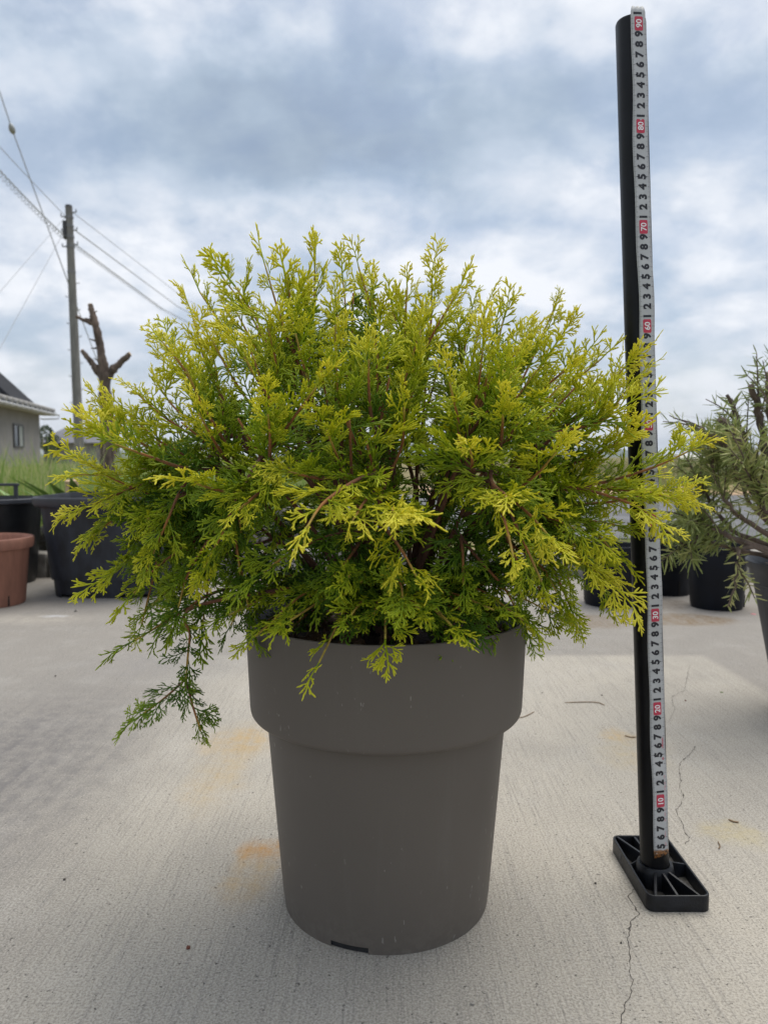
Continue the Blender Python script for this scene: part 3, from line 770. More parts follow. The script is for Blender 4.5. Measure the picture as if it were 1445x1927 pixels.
# terracotta pot
tcx = thing('terracotta_pot', ((-34 - CX) / F_PX * 2.42, 2.42, 0), 'reddish terracotta coloured pot at the left edge', 'pot')
b = MB(); b.lathe([(0.112, 0.0), (0.116, 0.006), (0.131, 0.175), (0.132, 0.176), (0.143, 0.180), (0.1455, 0.188), (0.1475, 0.205), (0.145, 0.212), (0.138, 0.2135), (0.130, 0.205), (0.12, 0.12), (0.0, 0.12)], 64)
b.obj('body', M['terracotta'], tcx, smooth=True, sharp=50)
for an in (-66, -30): 
    a = math.radians(an); MB().box((0, 0, 0), (0.004, 0.006, 0.045)).obj('drain_slit', M['dark'], tcx, loc=(math.cos(a) * 0.1155, math.sin(a) * 0.1155, 0.026)).rotation_euler[2] = a + math.pi / 2
# black nursery pots on the right
def nursery_pot(px_, Y, r, h, label, slits=(-80,)):
    t = thing('nursery_pot', ((px_ - CX) / F_PX * Y, Y, 0), label, 'pot', 'black nursery pots at the back of the yard on the right')
    b = MB(); b.lathe([(r * .86, 0.0), (r * .90, 0.012), (r, h * .92), (r * 1.06, h * .925), (r * 1.06, h), (r * .98, h), (r * .86, h * .7), (0, h * .7)], 48)
    b.obj('body', M['navy_plastic'], t, smooth=True, sharp=45)
    for an in slits:
        a = math.radians(an); MB().box((0, 0, 0), (0.004, 0.006, h * .2)).obj('drain_slit', M['dark'], t, loc=(math.cos(a) * r * .905, math.sin(a) * r * .905, h * .12)).rotation_euler[2] = a + math.pi / 2
    MB().lathe([(r * .9, h * .9), (0, h * .92)], 24).obj('soil', M['soil'], t)
    return t


M['navy_plastic'] = mat('navy_plastic', (0.003, 0.005, 0.010), 0.5, 0.3, 12, 0.1, 200, spec=0.25)
nursery_pot(1354, 2.37, 0.086, 0.195, 'black nursery pot with a slit under the hanging rosemary shoot', (-86, -20))
nursery_pot(1258, 2.62, 0.088, 0.235, 'black nursery pot just right of the measuring tape')
nursery_pot(1320, 2.78, 0.088, 0.215, 'black nursery pot standing between the two in front of the kerb')
nursery_pot(1152, 2.42, 0.090, 0.19, 'black nursery pot partly hidden behind the left of the black pipe')

# ------------------------------------------------------------------ rosemary in a dark pot on the right
RY = 1.36
rp = thing('rosemary_pot', (0.800, RY, 0), 'dark grey tapered pot holding the rosemary at the right edge', 'pot')
b = MB(); b.lathe([(0.080, 0.0), (0.083, 0.006), (0.128, 0.235), (0.132, 0.237), (0.136, 0.262), (0.140, 0.265), (0.143, 0.278), (0.139, 0.281), (0.132, 0.272), (0.12, 0.20), (0, 0.2)], 64)
b.obj('body', M['dusty_plastic'], rp, smooth=True, sharp=50)
MB().lathe([(0.1325, 0.262), (0.0, 0.266)], 40).obj('soil', M['soil'], rp)
rs = thing('rosemary', (0.800, RY, 0.262), 'woody rosemary shrub with grey green needles at the right edge', 'shrub')
rq = np.random.default_rng(11); r = random.Random(21)
rb = Vector(rs.location)
def Rp(px_, py_, dy=0.0): return at(px_, py_, RY + dy) - rb


def bez(pts, n):
    """Catmull-Rom through the points"""
    P = [Vector(p) for p in pts]; P = [P[0] * 2 - P[1]] + P + [P[-1] * 2 - P[-2]]; out = []; m = len(P) - 3
    for s in range(n + 1):
        u = s / n * m; i = min(int(u), m - 1); t = u - i; a, b, c, d = P[i:i + 4]
        out.append(0.5 * ((2 * b) + (c - a) * t + (2 * a - 5 * b + 4 * c - d) * t * t + (3 * b - a - 3 * c + d) * t ** 3))
    return out


def needles(branch, path, t0, n, L, seed, g=(0.1, 0.7), wid=0.0014, droop=0.2):
    q = np.random.default_rng(seed); V = []; G = []; m = len(path) - 1
    for i in range(n):
        t = t0 + (1 - t0) * q.random(); k = min(int(t * m), m - 1); u = t * m - k
        p = np.array(path[k].lerp(path[k + 1], u)); d = np.array((path[k + 1] - path[k]).normalized())
        s = np.cross(d, q.normal(size=3)); s /= np.linalg.norm(s); o = d * q.uniform(0.3, 0.9) + s; o /= np.linalg.norm(o)
        o[2] -= droop * q.random(); l = L * q.uniform(0.6, 1.2) * (1 if t < 0.92 else 0.7); w = np.cross(o, q.normal(size=3)); w /= np.linalg.norm(w); w *= wid * q.uniform(.8, 1.3)
        bend = d * q.uniform(-.1, .5) * l
        V += [p - w * .5, p + w * .5, p + o * l * .5 + w + bend * .2, p + o * l * .5 - w + bend * .2, p + o * l + w * .35 + bend * .6, p + o * l - w * .35 + bend * .6]
        g_ = q.uniform(*g); G += [g_] * 6
    base = (np.arange(n) * 6)[:, None, None]; Q = (base + np.array([[0, 1, 2, 3], [3, 2, 4, 5]])[None]).reshape(-1, 4)
    o = put('needles', mesh_q('needles', np.array(V), Q, True, G), M['rosemary_leaf'], branch); o['kind'] = 'stuff'


def rbranch(pts, r0, r1, nl, t0=0.3, L=0.029, g=(0.1, 0.7), subs=0, droop=0.2):
    path = bez(pts, 22); path = [p + Vector((r.uniform(-1, 1), r.uniform(-1, 1), r.uniform(-1, 1))) * 0.0025 for p in path]
    br = MB().tube(path, [(r0 + (r1 - r0) * i / 22) * r.uniform(0.85, 1.2) for i in range(23)], 7).obj('branch', M['bark'], rs, smooth=True)
    needles(br, path, t0, int(nl * .62), L, r.randrange(9999), g, droop=droop)
    for k in range(subs):
        i = r.randrange(8, 21); a = path[i]; d = (path[i] - path[i - 2]).normalized()
        e = (d + Vector((r.uniform(-1, 1), r.uniform(-1, 1), r.uniform(-.2, 1.1))) * 0.8).normalized() * r.uniform(0.05, 0.11)
        sp = bez([a, a + e * .5 + Vector((0, 0, .006)), a + e], 8)
        s = MB().tube(sp, [0.0019 - 0.0011 * j / 8 for j in range(9)], 5).obj('twig', M['bark'], br, smooth=True)
        q = put_needles(br, sp, int(nl * .22), L, g, droop)


def put_needles(br, sp, n, L, g, droop): needles(br, sp, 0.1, max(14, n), L, r.randrange(9999), g, droop=droop)


O0 = Vector((0, 0, 0.0))
rbranch([O0, Rp(1440, 960), Rp(1415, 880, -.03), Rp(1385, 820, -.04), Rp(1352, 788, -.05)], 0.012, 0.0055, 26, 0.7, subs=4)
rbranch([O0, Rp(1470, 940), Rp(1440, 850, .02), Rp(1428, 780, .02), Rp(1412, 725, 0)], 0.011, 0.0045, 26, 0.6, subs=4)
rbranch([O0, Rp(1440, 930, .04), Rp(1410, 850, .05), Rp(1385, 790, .05), Rp(1368, 742, .04)], 0.008, 0.0028, 34, 0.6, subs=4)
rbranch([O0, Rp(1480, 920, .03), Rp(1452, 820, .03), Rp(1445, 740, .02), Rp(1440, 700, .02)], 0.008, 0.0025, 22, 0.6, subs=3)
rbranch([O0, Rp(1425, 930, -.06), Rp(1385, 870, -.08), Rp(1360, 835, -.08), Rp(1318, 806, -.08)], 0.009, 0.004, 18, 0.7, subs=3)
rbranch([O0, Rp(1420, 990, -.04), Rp(1370, 950, -.06), Rp(1345, 900, -.05), Rp(1330, 855, -.05)], 0.005, 0.0018, 190, 0.2, g=(0.2, .9), subs=8)
rbranch([O0, Rp(1400, 1010, .02), Rp(1350, 970, .03), Rp(1328, 930, .02), Rp(1310, 890, .02)], 0.005, 0.0016, 170, 0.25, subs=7)
rbranch([O0, Rp(1400, 1020, -.05), Rp(1355, 1000, -.08), Rp(1318, 985, -.09), Rp(1280, 992, -.08)], 0.006, 0.0016, 210, 0.25, subs=9)
rbranch([O0, Rp(1390, 1035, .0), Rp(1340, 1020, .0), Rp(1310, 1020, .0), Rp(1285, 1050, .0)], 0.005, 0.0015, 200, 0.25, g=(.3, .9), subs=7)
rbranch([O0, Rp(1420, 960, .05), Rp(1395, 910, .06), Rp(1380, 880, .06), Rp(1370, 850, .05)], 0.005, 0.0015, 200, 0.15, g=(.35, 1.0), subs=12)
rbranch([O0, Rp(1450, 970, -.1), Rp(1430, 940, -.12), Rp(1420, 910, -.12), Rp(1400, 880, -.12)], 0.005, 0.0015, 200, 0.15, g=(.35, 1.0), subs=12)
rbranch([O0, Rp(1410, 1030, -.05), Rp(1388, 1050, -.09), Rp(1385, 1090, -.1), Rp(1368, 1140, -.1)], 0.004, 0.0014, 90, 0.35, L=0.020, g=(.6, 1.0), subs=2, droop=0.1)
rbranch([O0, Rp(1480, 930, .0), Rp(1470, 860, -.03), Rp(1462, 800, -.03), Rp(1455, 745, -.03)], 0.009, 0.003, 26, 0.6, subs=3)
rbranch([O0, Rp(1530, 960, .0), Rp(1560, 880, .0), Rp(1580, 800, .03), Rp(1590, 730, .03)], 0.008, 0.002, 120, 0.3, subs=9)
rbranch([O0, Rp(1560, 1000, .0), Rp(1620, 960, .0), Rp(1660, 920, .03), Rp(1690, 900, .03)], 0.006, 0.002, 120, 0.3, subs=9)
rbranch([O0, Rp(1500, 960, .1), Rp(1500, 880, .16), Rp(1490, 800, .2), Rp(1480, 740, .2)], 0.008, 0.002, 120, 0.3, subs=9)

# ------------------------------------------------------------------ taupe planter
PX, PY = 0.0022, 0.796
pot = thing('planter', (PX, PY, 0), 'matt taupe round planter with a wide collar, centre of the yard', 'planter')
ZR = 0.304
NJ = 160
notch = lambda i, j: i == 0 and (240.5 < (j + .5) * 360 / NJ < 262)
b = MB(); b.lathe([(0.1075, 0.0), (0.1081, 0.0065), (0.1092, 0.013), (0.1160, 0.095), (0.1248, 0.2044)], NJ, skip=notch)
body = b.obj('body', M['pot'], pot, smooth=True, sharp=60)
b = MB(); b.lathe([(0.1242, 0.2046), (0.1372, 0.2038), (0.1390, 0.2046), (0.1402, 0.2062), (0.1409, 0.2086), (0.1413, 0.2120), (0.1450, 0.3015), (0.1448, 0.3032), (0.1440, 0.304),
                   (0.1428, 0.3036), (0.1420, 0.3020), (0.1395, 0.252)], NJ)
b.obj('collar', M['pot'], pot, smooth=True, sharp=34)
b = MB(); b.lathe([(0.1062, 0.0008), (0.1068, 0.012), (0.105, 0.0125), (0.0, 0.0125)], 96, skip=notch)
b.obj('underside', M['liner'], pot, smooth=True, sharp=40)
b = MB(); b.lathe([(0.1392, 0.250), (0.1396, 0.2965), (0.1384, 0.2975), (0.1372, 0.2960), (0.1345, 0.262), (0.134, 0.26)], 96); b.obj('inner_liner', M['liner'], pot, smooth=True, sharp=50)
SZ = 0.279
b = MB(); rings = []
for k in range(9): rings.append((0.1350 * (1 - k / 8) + 1e-4, SZ + 0.010 * (k / 8) ** 1.5))
b.lathe(rings, 48); b.obj('potting_soil', M['soil'], pot, smooth=True)
grs = [rock(100 + i) for i in range(4)]
for me in grs: me.materials.append(M['granule'])
r = random.Random(8)
for k in range(290):
    a = r.uniform(0, 6.283); rad = 0.131 * math.sqrt(r.uniform(0.12, 1)); s = r.uniform(0.0032, 0.0072)
    o = put('granule', r.choice(grs), None, pot); o.scale = (s, s, s); o.rotation_euler = (r.uniform(0, 6), r.uniform(0, 6), r.uniform(0, 6))
    o.location = (rad * math.cos(a), rad * math.sin(a), SZ + 0.010 * (1 - rad / .135) ** 1.5 + s * 0.35)

# ------------------------------------------------------------------ golden shrub
rng = np.random.default_rng(77)


class TubeSet:
    """flattened four-sided twigs gathered as numpy quads"""
    def __init__(self): self.V, self.Q, self.G, self.n = [], [], [], 0
    rad = 1.0
    def tube(self, P, R, N, G, flat=0.62):
        P = np.asarray(P, float); m = len(P); R = np.asarray(R, float) * self.rad
        Tn = np.gradient(P, axis=0); Tn /= np.linalg.norm(Tn, axis=1)[:, None] + 1e-12
        S = np.cross(N, Tn); S /= np.linalg.norm(S, axis=1)[:, None] + 1e-9; Nn = np.cross(Tn, S)
        ring = np.stack([P + S * R[:, None], P + Nn * (R * flat)[:, None], P - S * R[:, None], P - Nn * (R * flat)[:, None]], 1)
        self.V.append(ring.reshape(-1, 3)); self.G.append(np.repeat(np.asarray(G, float), 4))
        o = self.n; i = np.arange(m - 1)[:, None] * 4; j = np.arange(4)[None]; k = (j + 1) % 4
        self.Q.append((o + np.stack([i + j, i + k, i + 4 + k, i + 4 + j], -1)).reshape(-1, 4))
        e = o + (m - 1) * 4; self.Q.append(np.array([[e, e + 1, e + 2, e + 3]])); self.n += 4 * m
    def arrays(self): return np.concatenate(self.V), np.concatenate(self.Q), np.concatenate(self.G)


def make_spray(seed, L=0.07, droop=0.3, wide=0.46, dens=1.0, rad=1.0):
    q = np.random.default_rng(seed); ts = TubeSet(); ts.rad = rad
    n = 12; u = np.linspace(0, 1, n); ang = -droop * u ** 1.3 + 0.08; yaw = q.normal(0, 0.05) * u * 3 + 0.07 * np.sin(u * 9 + q.uniform(0, 6))
    D = np.stack([np.cos(ang) * np.cos(yaw), np.cos(ang) * np.sin(yaw), np.sin(ang)], 1)
    P = np.concatenate([[np.zeros(3)], np.cumsum(D[:-1] * L / (n - 1), 0)])
    side0 = np.array([0, 1.0, 0]); NN = np.cross(D, side0); NN /= np.linalg.norm(NN, axis=1)[:, None]
    ts.tube(P, 0.00135 * (1 - 0.40 * u) * np.where(u > .97, .35, 1), NN[n // 2], 0.05 + 0.75 * u ** 1.5, 0.7)
    pos = 0.005 + q.uniform(0, .004); sgn = q.choice((-1, 1))
    while pos < L * 0.97:
        s = pos / L; k = min(int(s * (n - 1)), n - 2); f = s * (n - 1) - k
        b = P[k] * (1 - f) + P[k + 1] * f; t = D[k]; N = NN[k]; S = np.cross(N, t)
        a = math.radians(q.uniform(36, 54)) * (1.05 - 0.25 * s)
        l = (L * wide * (1 - s) ** 0.75 * min(1, 0.45 + 2.6 * s) + 0.005) * q.uniform(0.65, 1.18)
        d = t * math.cos(a) + S * math.sin(a) * sgn + N * q.normal(0.08, 0.30); d /= np.linalg.norm(d)
        m = 6; v = np.linspace(0, 1, m)[:, None]; lift = q.normal(-0.06, 0.10) - 0.12 * droop
        cp_ = b + d * l * v + t * (l * 0.22) * v ** 2 + N * lift * l * v ** 2
        g0, g1 = 0.12 + 0.45 * s, 0.62 + 0.38 * s
        rv = np.array([0.0010, 0.00108, 0.00108, 0.00106, 0.0010, 0.0004])
        ts.tube(cp_, rv, N, g0 + (g1 - g0) * v[:, 0])
        # last twiglets
        w = 0.0028 + q.uniform(0, .0015); sg = q.choice((-1, 1))
        while w < l * 0.94:
            x = w / l; kk = min(int(x * (m - 1)), m - 2); ff = x * (m - 1) - kk; bb = cp_[kk] * (1 - ff) + cp_[kk + 1] * ff
            dd_ = cp_[kk + 1] - cp_[kk]; dd_ /= np.linalg.norm(dd_); SS = np.cross(N, dd_)
            aa = math.radians(q.uniform(22, 40)); ll = (0.46 * (l - w) + 0.0060) * q.uniform(0.6, 1.35); ll = min(ll, 0.018)
            e = dd_ * math.cos(aa) + SS * math.sin(aa) * sg + N * q.normal(0.05, 0.36); e /= np.linalg.norm(e)
            gg0, gg1 = g0 + (g1 - g0) * x, min(1.0, g1 + 0.12)
            cv = dd_ * ll * 0.30
            ts.tube([bb, bb + e * ll * .45 + cv * .2, bb + e * ll * .88 + cv * .77, bb + e * ll + cv], [0.0008, 0.00106, 0.0010, 0.00035], N, [gg0, (gg0 + gg1) / 2, gg1, gg1])
            if ll > 0.0085:
                for fr in (0.35, 0.62):
                    s2 = q.choice((-1, 1)); e2 = e * 0.8 + np.cross(N, e) * 0.6 * s2; l2 = ll * (1 - fr) * 0.75 + 0.0015; b2 = bb + e * ll * fr + cv * fr * fr
                    ts.tube([b2, b2 + e2 * l2 * .55, b2 + e2 * l2], [0.0008, 0.00104, 0.0004], N, [gg0 + .1, gg1, gg1])
            sg = -sg; w += (0.0036 + q.uniform(0, .0017)) / dens
        sgn = -sgn; pos += (0.0054 + q.uniform(0, .0030)) / dens
    return ts.arrays()


SPR = []      # (droop class, arrays, mesh)
for dc, dr in enumerate((-0.25, 0.25, 0.7, 1.15)):
    for k in range(5):
        arr = make_spray(100 + dc * 10 + k, 0.040 + 0.005 * k, dr + rng.normal(0, .12), 0.42 + 0.05 * rng.normal(), 1.0)
        me = mesh_q('foliage_spray', arr[0], arr[1], True, arr[2]); me.materials.append(M['foliage'])
        SPR.append((dc, arr, me))

for k in range(6):      # thinner, older growth (class 4)
    arr = make_spray(300 + k, 0.040 + 0.005 * k, rng.uniform(0.1, 1.0), 0.40, 1.1, 0.80)
    me = mesh_q('foliage_spray', arr[0], arr[1], True, arr[2]); me.materials.append(M['foliage']); SPR.append((4, arr, me))

SB = Vector((PX, PY, SZ + 0.006))
shrub = thing('golden_shrub', SB, 'golden yellow conifer shrub with feathery sprays growing in the taupe planter', 'shrub')
CEN = Vector((PX, PY, 0.415))
# side outline of the crown, seen across the view, as photo positions at the planter's distance
OUT = [(330, 1190), (215, 1190), (165, 1085), (95, 965), (100, 850), (140, 745), (265, 610), (345, 545), (405, 490), (490, 455), (580, 445), (665, 455), (735, 500), (820, 490), (880, 500),
       (940, 545), (1030, 590), (1100, 590), (1180, 680), (1235, 770), (1290, 850), (1290, 945), (1220, 1050), (1120, 1165), (1010, 1190)]
oa, orr = [], []
for (x_, y_) in OUT:
    p = at(x_, y_, PY) - CEN; oa.append(math.degrees(math.atan2(p.z, p.x)) % 360 if p.x < 0 else math.degrees(math.atan2(p.z, p.x))); orr.append(math.hypot(p.x, p.z))
oo = sorted(zip(oa, orr)); oa = [o_[0] for o_ in oo]; orr = [o_[1] for o_ in oo]


def crown_r(d):
    """crown radius from CEN along unit direction d"""
    el = math.degrees(math.asin(max(-1, min(1, d.z)))); ph = math.atan2(d.y, d.x); wx = 0.5 + 0.5 * math.cos(ph)
    ra = np.interp(el, oa, orr); rb_ = np.interp(180 - el, oa, orr); R = wx * ra + (1 - wx) * rb_
    return R * (1 - 0.16 * abs(math.sin(ph)))


# main stems
stems = []
NS = 40
r = random.Random(31)
for k in range(NS):
    az = k * 2.39996 + r.uniform(-.2, .2); el = math.radians(r.choice((18, 30, 42, 55, 66, 78)) + r.uniform(-5, 5))
    d = Vector((math.cos(az) * math.cos(el), math.sin(az) * math.cos(el), math.sin(el))); R = crown_r(d) * r.uniform(0.66, 0.84)
    tip = CEN + d * R; base = SB + Vector((math.cos(az), math.sin(az), 0)) * r.uniform(0.004, 0.026) - Vector((0, 0, .012))
    mid1 = base.lerp(tip, 0.33) + Vector((0, 0, 0.022 * math.cos(el))) + Vector((r.uniform(-1, 1), r.uniform(-1, 1), r.uniform(-1, 1))) * .012
    mid2 = base.lerp(tip, 0.68) + Vector((0, 0, 0.020 * math.cos(el))) + Vector((r.uniform(-1, 1), r.uniform(-1, 1), r.uniform(-1, 1))) * .014
    path = bez([base, mid1, mid2, tip], 18); stems.append((path, d))


def wood_tube(path, r0, r1, g0, g1, k=7, seed=0):
    b = MB(); q = random.Random(seed); n = len(path); b.tube(path, [(r0 + (r1 - r0) * (i / (n - 1)) ** 0.8) * q.uniform(.9, 1.12) for i in range(n)], k)
    me = b.mesh('wood', True); a = me.attributes.new('gold', 'FLOAT', 'POINT'); g = []
    for i in range(n): g += [g0 + (g1 - g0) * i / (n - 1)] * k
    a.data.foreach_set('value', g); me.materials.append(M['wood']); return me


for i, (path, d) in enumerate(stems):
    put('stem', wood_tube([p - SB for p in path], 0.0036 if i % 3 else 0.0050, 0.0008, 0.1, 0.7, 8, i), None, shrub)

placed = []     # (world matrix 3x3, pos, spray idx, scale, gold, branch, priority)
cam_v = Vector((0, 0, CAM_H))


def spray_frame(d, up, roll):
    x = d.normalized(); y = up.cross(x)
    if y.length < 1e-3: y = Vector((1, 0, 0)).cross(x)
    y.normalize(); z = x.cross(y); q = Quaternion(x, roll); return Matrix((x, q @ y, q @ z)).transposed()


def pick(dc): return r.choice([i for i, s in enumerate(SPR) if s[0] == dc])


def add_branch(tip, gold=1.0, fol=0.62, nsp=7, size=1.0, droop=None, start=None, sagk=0.0, mids=None, thick=1.0, a_pos=None):
    tip = Vector(tip); d = (tip - CEN).normalized(); el = d.z
    nsp = max(2, int(nsp * 1.65)); gold *= 0.62 + 0.38 * min(1, max(0, (tip.z - 0.33) / 0.16)) if gold < 0.97 else 1.0
    best = max(stems, key=lambda s: s[1].dot(d) + r.uniform(-.04, .04))
    ts_ = start if start is not None else r.uniform(0.45, 0.85)
    a = best[0][int(ts_ * 18)] if a_pos is None else Vector(a_pos)
    if mids: path = bez([a] + [Vector(m_) for m_ in mids] + [tip], 16)
    else:
        L = (tip - a).length
        asc = 0.07 if el < 0.05 else -0.06
        m1 = a.lerp(tip, 0.4) + Vector((r.uniform(-1, 1), r.uniform(-1, 1), 0)) * L * .05 + Vector((0, 0, L * asc))
        m2 = a.lerp(tip, 0.75) + Vector((r.uniform(-1, 1), r.uniform(-1, 1), 0)) * L * .04 + Vector((0, 0, L * asc * .8))
        path = bez([a, m1, m2, tip], 16)
    me = wood_tube([p - SB for p in path], 0.0021 * thick, 0.0008, 0.25, 1.0, 6, r.randrange(9999))
    br = put('branch', me, None, shrub)
    Lp = sum((path[i + 1] - path[i]).length for i in range(16))
    # how far along the branch the leafy part starts: about 12-15 cm from the tip
    t0 = max(1 - fol, 1 - 0.17 / max(Lp, 0.05)) if Lp > 0.17 else 0.12
    for s in range(nsp):
        t = t0 + (1 - t0) * (s / max(1, nsp - 1)) if nsp > 1 else 1.0
        i = min(int(t * 16), 15); f = t * 16 - i; p = path[i].lerp(path[i + 1], f); tg = (path[i + 1] - path[i]).normalized()
        last = s == nsp - 1
        up = Vector((0, 0, 1)) if abs(tg.z) < 0.75 else Vector((r.uniform(-1, 1), r.uniform(-1.2, .4), 0.25)).normalized()
        sd = tg.cross(up).normalized()
        if last: dr = tg + Vector((r.uniform(-1, 1), r.uniform(-1, 1), r.uniform(-1, 1))) * .12; sc = 0.82
        else:
            an = math.radians(r.uniform(28, 58)) * (1.12 - 0.3 * t); sg_ = 1 if s % 2 else -1
            if r.random() < 0.22: sd2 = up.cross(sd) if r.random() < .5 else up
            else: sd2 = sd
            dr = tg * math.cos(an) + sd2 * math.sin(an) * sg_ + Vector((0, 0, r.uniform(-.10, .22) + (0.28 if el > 0.1 else 0))); sc = (1.08 - 0.40 * t)
        dc = droop if droop is not None else (0 if el > 0.45 else 1 if el > -0.05 else 2)
        if droop is None and r.random() < 0.35: dc = max(0, min(3, dc + r.choice((-1, 1))))
        roll = r.gauss(0, 0.6); scl = 0.82 * sc * (0.3 + 0.7 * size) * r.uniform(0.70, 1.25)
        nrm = up if abs(tg.z) >= .75 else up
        Mx = spray_frame(dr, nrm, roll)
        x_t = (t - t0) / (1 - t0 + 1e-6); g = gold * (0.36 + 0.64 * x_t ** 1.1) * r.uniform(0.80, 1.14)
        if x_t < 0.45 and r.random() < 0.7: dc = 4
        placed.append((Mx, p, pick(dc), scl, min(1.05, g), br, tip))
    for s in range(1 if not mids else 0):              # older thin sprays on the inner part of the branch
        t = r.uniform(0.22, max(0.3, t0)); i = min(int(t * 16), 15); p = path[i].lerp(path[i + 1], t * 16 - i); tg = (path[i + 1] - path[i]).normalized()
        dr = tg * .7 + Vector((r.gauss(0, 1), r.gauss(0, 1), r.gauss(0, .7))) * .8
        placed.append((spray_frame(dr, Vector((r.gauss(0, .4), r.gauss(0, .4), 1)).normalized(), r.gauss(0, .5)), p, pick(4), r.uniform(.6, 1.0), gold * r.uniform(.2, .5), br, tip))
    return br


def key(px_, py_, dy, **kw):
    p = at(px_, py_, PY + dy); d = (p - CEN).normalized()
    return add_branch(p - d * (0.020 if d.z > 0.45 else 0.018), **kw)


# leading shoots one can tell apart along the outline
for (x_, y_, dy_) in ((481, 462, 0.0), (584, 455, 0.05), (670, 462, -0.03), (400, 495, 0.02), (522, 490, -.05), (640, 500, .08), (770, 500, -.04), (820, 495, 0.02), (872, 512, -0.05), (930, 545, 0.03), (740, 545, .02),
                       (1092, 590, 0.0), (1020, 602, -0.05), (335, 570, -0.03), (275, 620, 0.0), (1160, 655, 0.03), (355, 525, .06), (965, 570, .06), (1060, 560, .1)):
    key(x_, y_, dy_, gold=r.uniform(.82, 1.02), nsp=6, droop=r.choice((0, 0, 1)))
for (x_, y_, dy_) in ((300, 640, .05), (275, 715, .06), (365, 605, -.08), (425, 560, .08), (1130, 645, -.05), (1010, 640, .08), (900, 560, .08), (700, 525, .06), (560, 525, .1), (480, 580, -.1), (620, 570, -.12),
                       (800, 580, -.12), (930, 620, -.12), (1150, 720, .05), (190, 790, .05), (330, 700, .1), (1080, 690, .1)):
    key(x_, y_, dy_, gold=r.uniform(.75, 1.0), nsp=6, droop=r.choice((0, 1, 1)))
for (x_, y_, dy_, g_) in ((1210, 670, -.06, 1.0), (1215, 712, -.02, .95), (1200, 820, -.08, .9), (1345, 836, -.06, .98), (1322, 942, -.10, 1.1), (1285, 985, -.13, 1.05), (1290, 915, -.04, .95), (1180, 1105, -.12, 1.0), (1110, 1175, -.06, .85),
                          (1240, 900, .0, .9), (1180, 770, -.1, .9), (1225, 1000, .02, .8), (1150, 1050, -.05, .8)):
    key(x_, y_, dy_, gold=g_, nsp=7, size=1.05)
for (x_, y_, dy_, g_) in ((160, 748, 0.0, .85), (150, 800, -.06, .95), (115, 858, -.03, 1.0), (120, 890, .04, .9), (105, 965, -.06, 1.0), (140, 1015, -.02, .95), (190, 1075, -.06, .9), (235, 1190, -.05, .75), (215, 1130, -.1, .85),
                          (225, 725, -.03, .9), (180, 940, .06, .8), (250, 1050, -.12, .8), (300, 1165, -.12, .6)):
    key(x_, y_, dy_, gold=g_, nsp=7, size=1.05, droop=r.choice((1, 1, 2)))
# shoots that reach towards the camera
for (x_, y_, dy_, g_) in ((745, 975, -.30, 1.12), (560, 1000, -.28, 1.08), (655, 985, -.24, 1.0), (975, 935, -.26, 1.08), (990, 1060, -.27, 1.08), (790, 1100, -.23, 1.0), (1060, 1010, -.22, 1.0), (420, 960, -.22, .95),
                          (520, 880, -.20, .8), (900, 830, -.24, .95), (330, 905, -.2, .95), (600, 790, -.20, .7), (765, 740, -.18, .7), (480, 760, -.2, .8), (970, 760, -.2, .85), (1080, 840, -.2, .95),
                          (350, 1080, -.2, .8), (470, 1090, -.2, .55), (610, 1110, -.18, .45), (890, 1120, -.18, .55), (1050, 1110, -.18, .85), (340, 760, -.16, .95), (1090, 700, -.16, .95),
                          (580, 700, -.2, .8), (860, 690, -.2, .8), (690, 640, -.16, .8), (430, 640, -.14, .85), (1000, 660, -.12, .85)):
    key(x_, y_, dy_, gold=g_, nsp=5, size=0.95, droop=r.choice((1, 2, 2)))
for (x_, y_, dy_, g_) in ((1080, 1130, -.1, .8), (1150, 1080, -.1, .9), (1010, 1150, -.12, .6), (1060, 1170, -.05, .7), (1190, 1050, -.03, .8), (1120, 1000, -.12, .7), (300, 1110, -.05, .6), (385, 1150, -.08, .45),
                          (420, 1100, -.1, .45), (330, 1040, -.05, .55), (240, 980, -.08, .7), (260, 1150, .03, .6), (420, 1010, -.12, .5), (240, 1100, .02, .5), (285, 1185, -.04, .45), (350, 1195, -.09, .45), (405, 1200, -.1, .4), (440, 1170, -.1, .4), (1005, 1185, -.1, .5), (1040, 1145, .0, .5), (1100, 1120, .02, .6), (1170, 1130, -.04, .8), (1050, 930, -.1, .6)):
    key(x_, y_, dy_, gold=g_, nsp=7, size=0.95, droop=r.choice((1, 2)))
# sprays hanging over the rim of the planter
for (x_, y_, dy_, g_, n_) in ((600, 1270, -.205, 1.0, 4), (725, 1225, -.19, .85, 3), (850, 1200, -.19, .9, 3), (480, 1220, -.15, .95, 4), (985, 1190, -.12, .85, 3), (545, 1190, -.19, .6, 4), (660, 1180, -.2, .6, 4),
                              (790, 1170, -.2, .7, 4), (930, 1170, -.17, .65, 4), (430, 1180, -.12, .6, 4), (1040, 1175, -.1, .8, 4)):
    tip = at(x_, y_ - 22, PY + dy_); d = Vector((tip.x - PX, tip.y - PY, 0)).normalized()
    add_branch(tip, gold=min(.96, g_ * 1.15), nsp=n_ + 2, size=0.92, droop=r.choice((2, 3)), mids=[SB + d * 0.06 + Vector((0, 0, .040)), SB + d * 0.115 + Vector((0, 0, .058))], start=0.10, fol=0.8, thick=0.6)
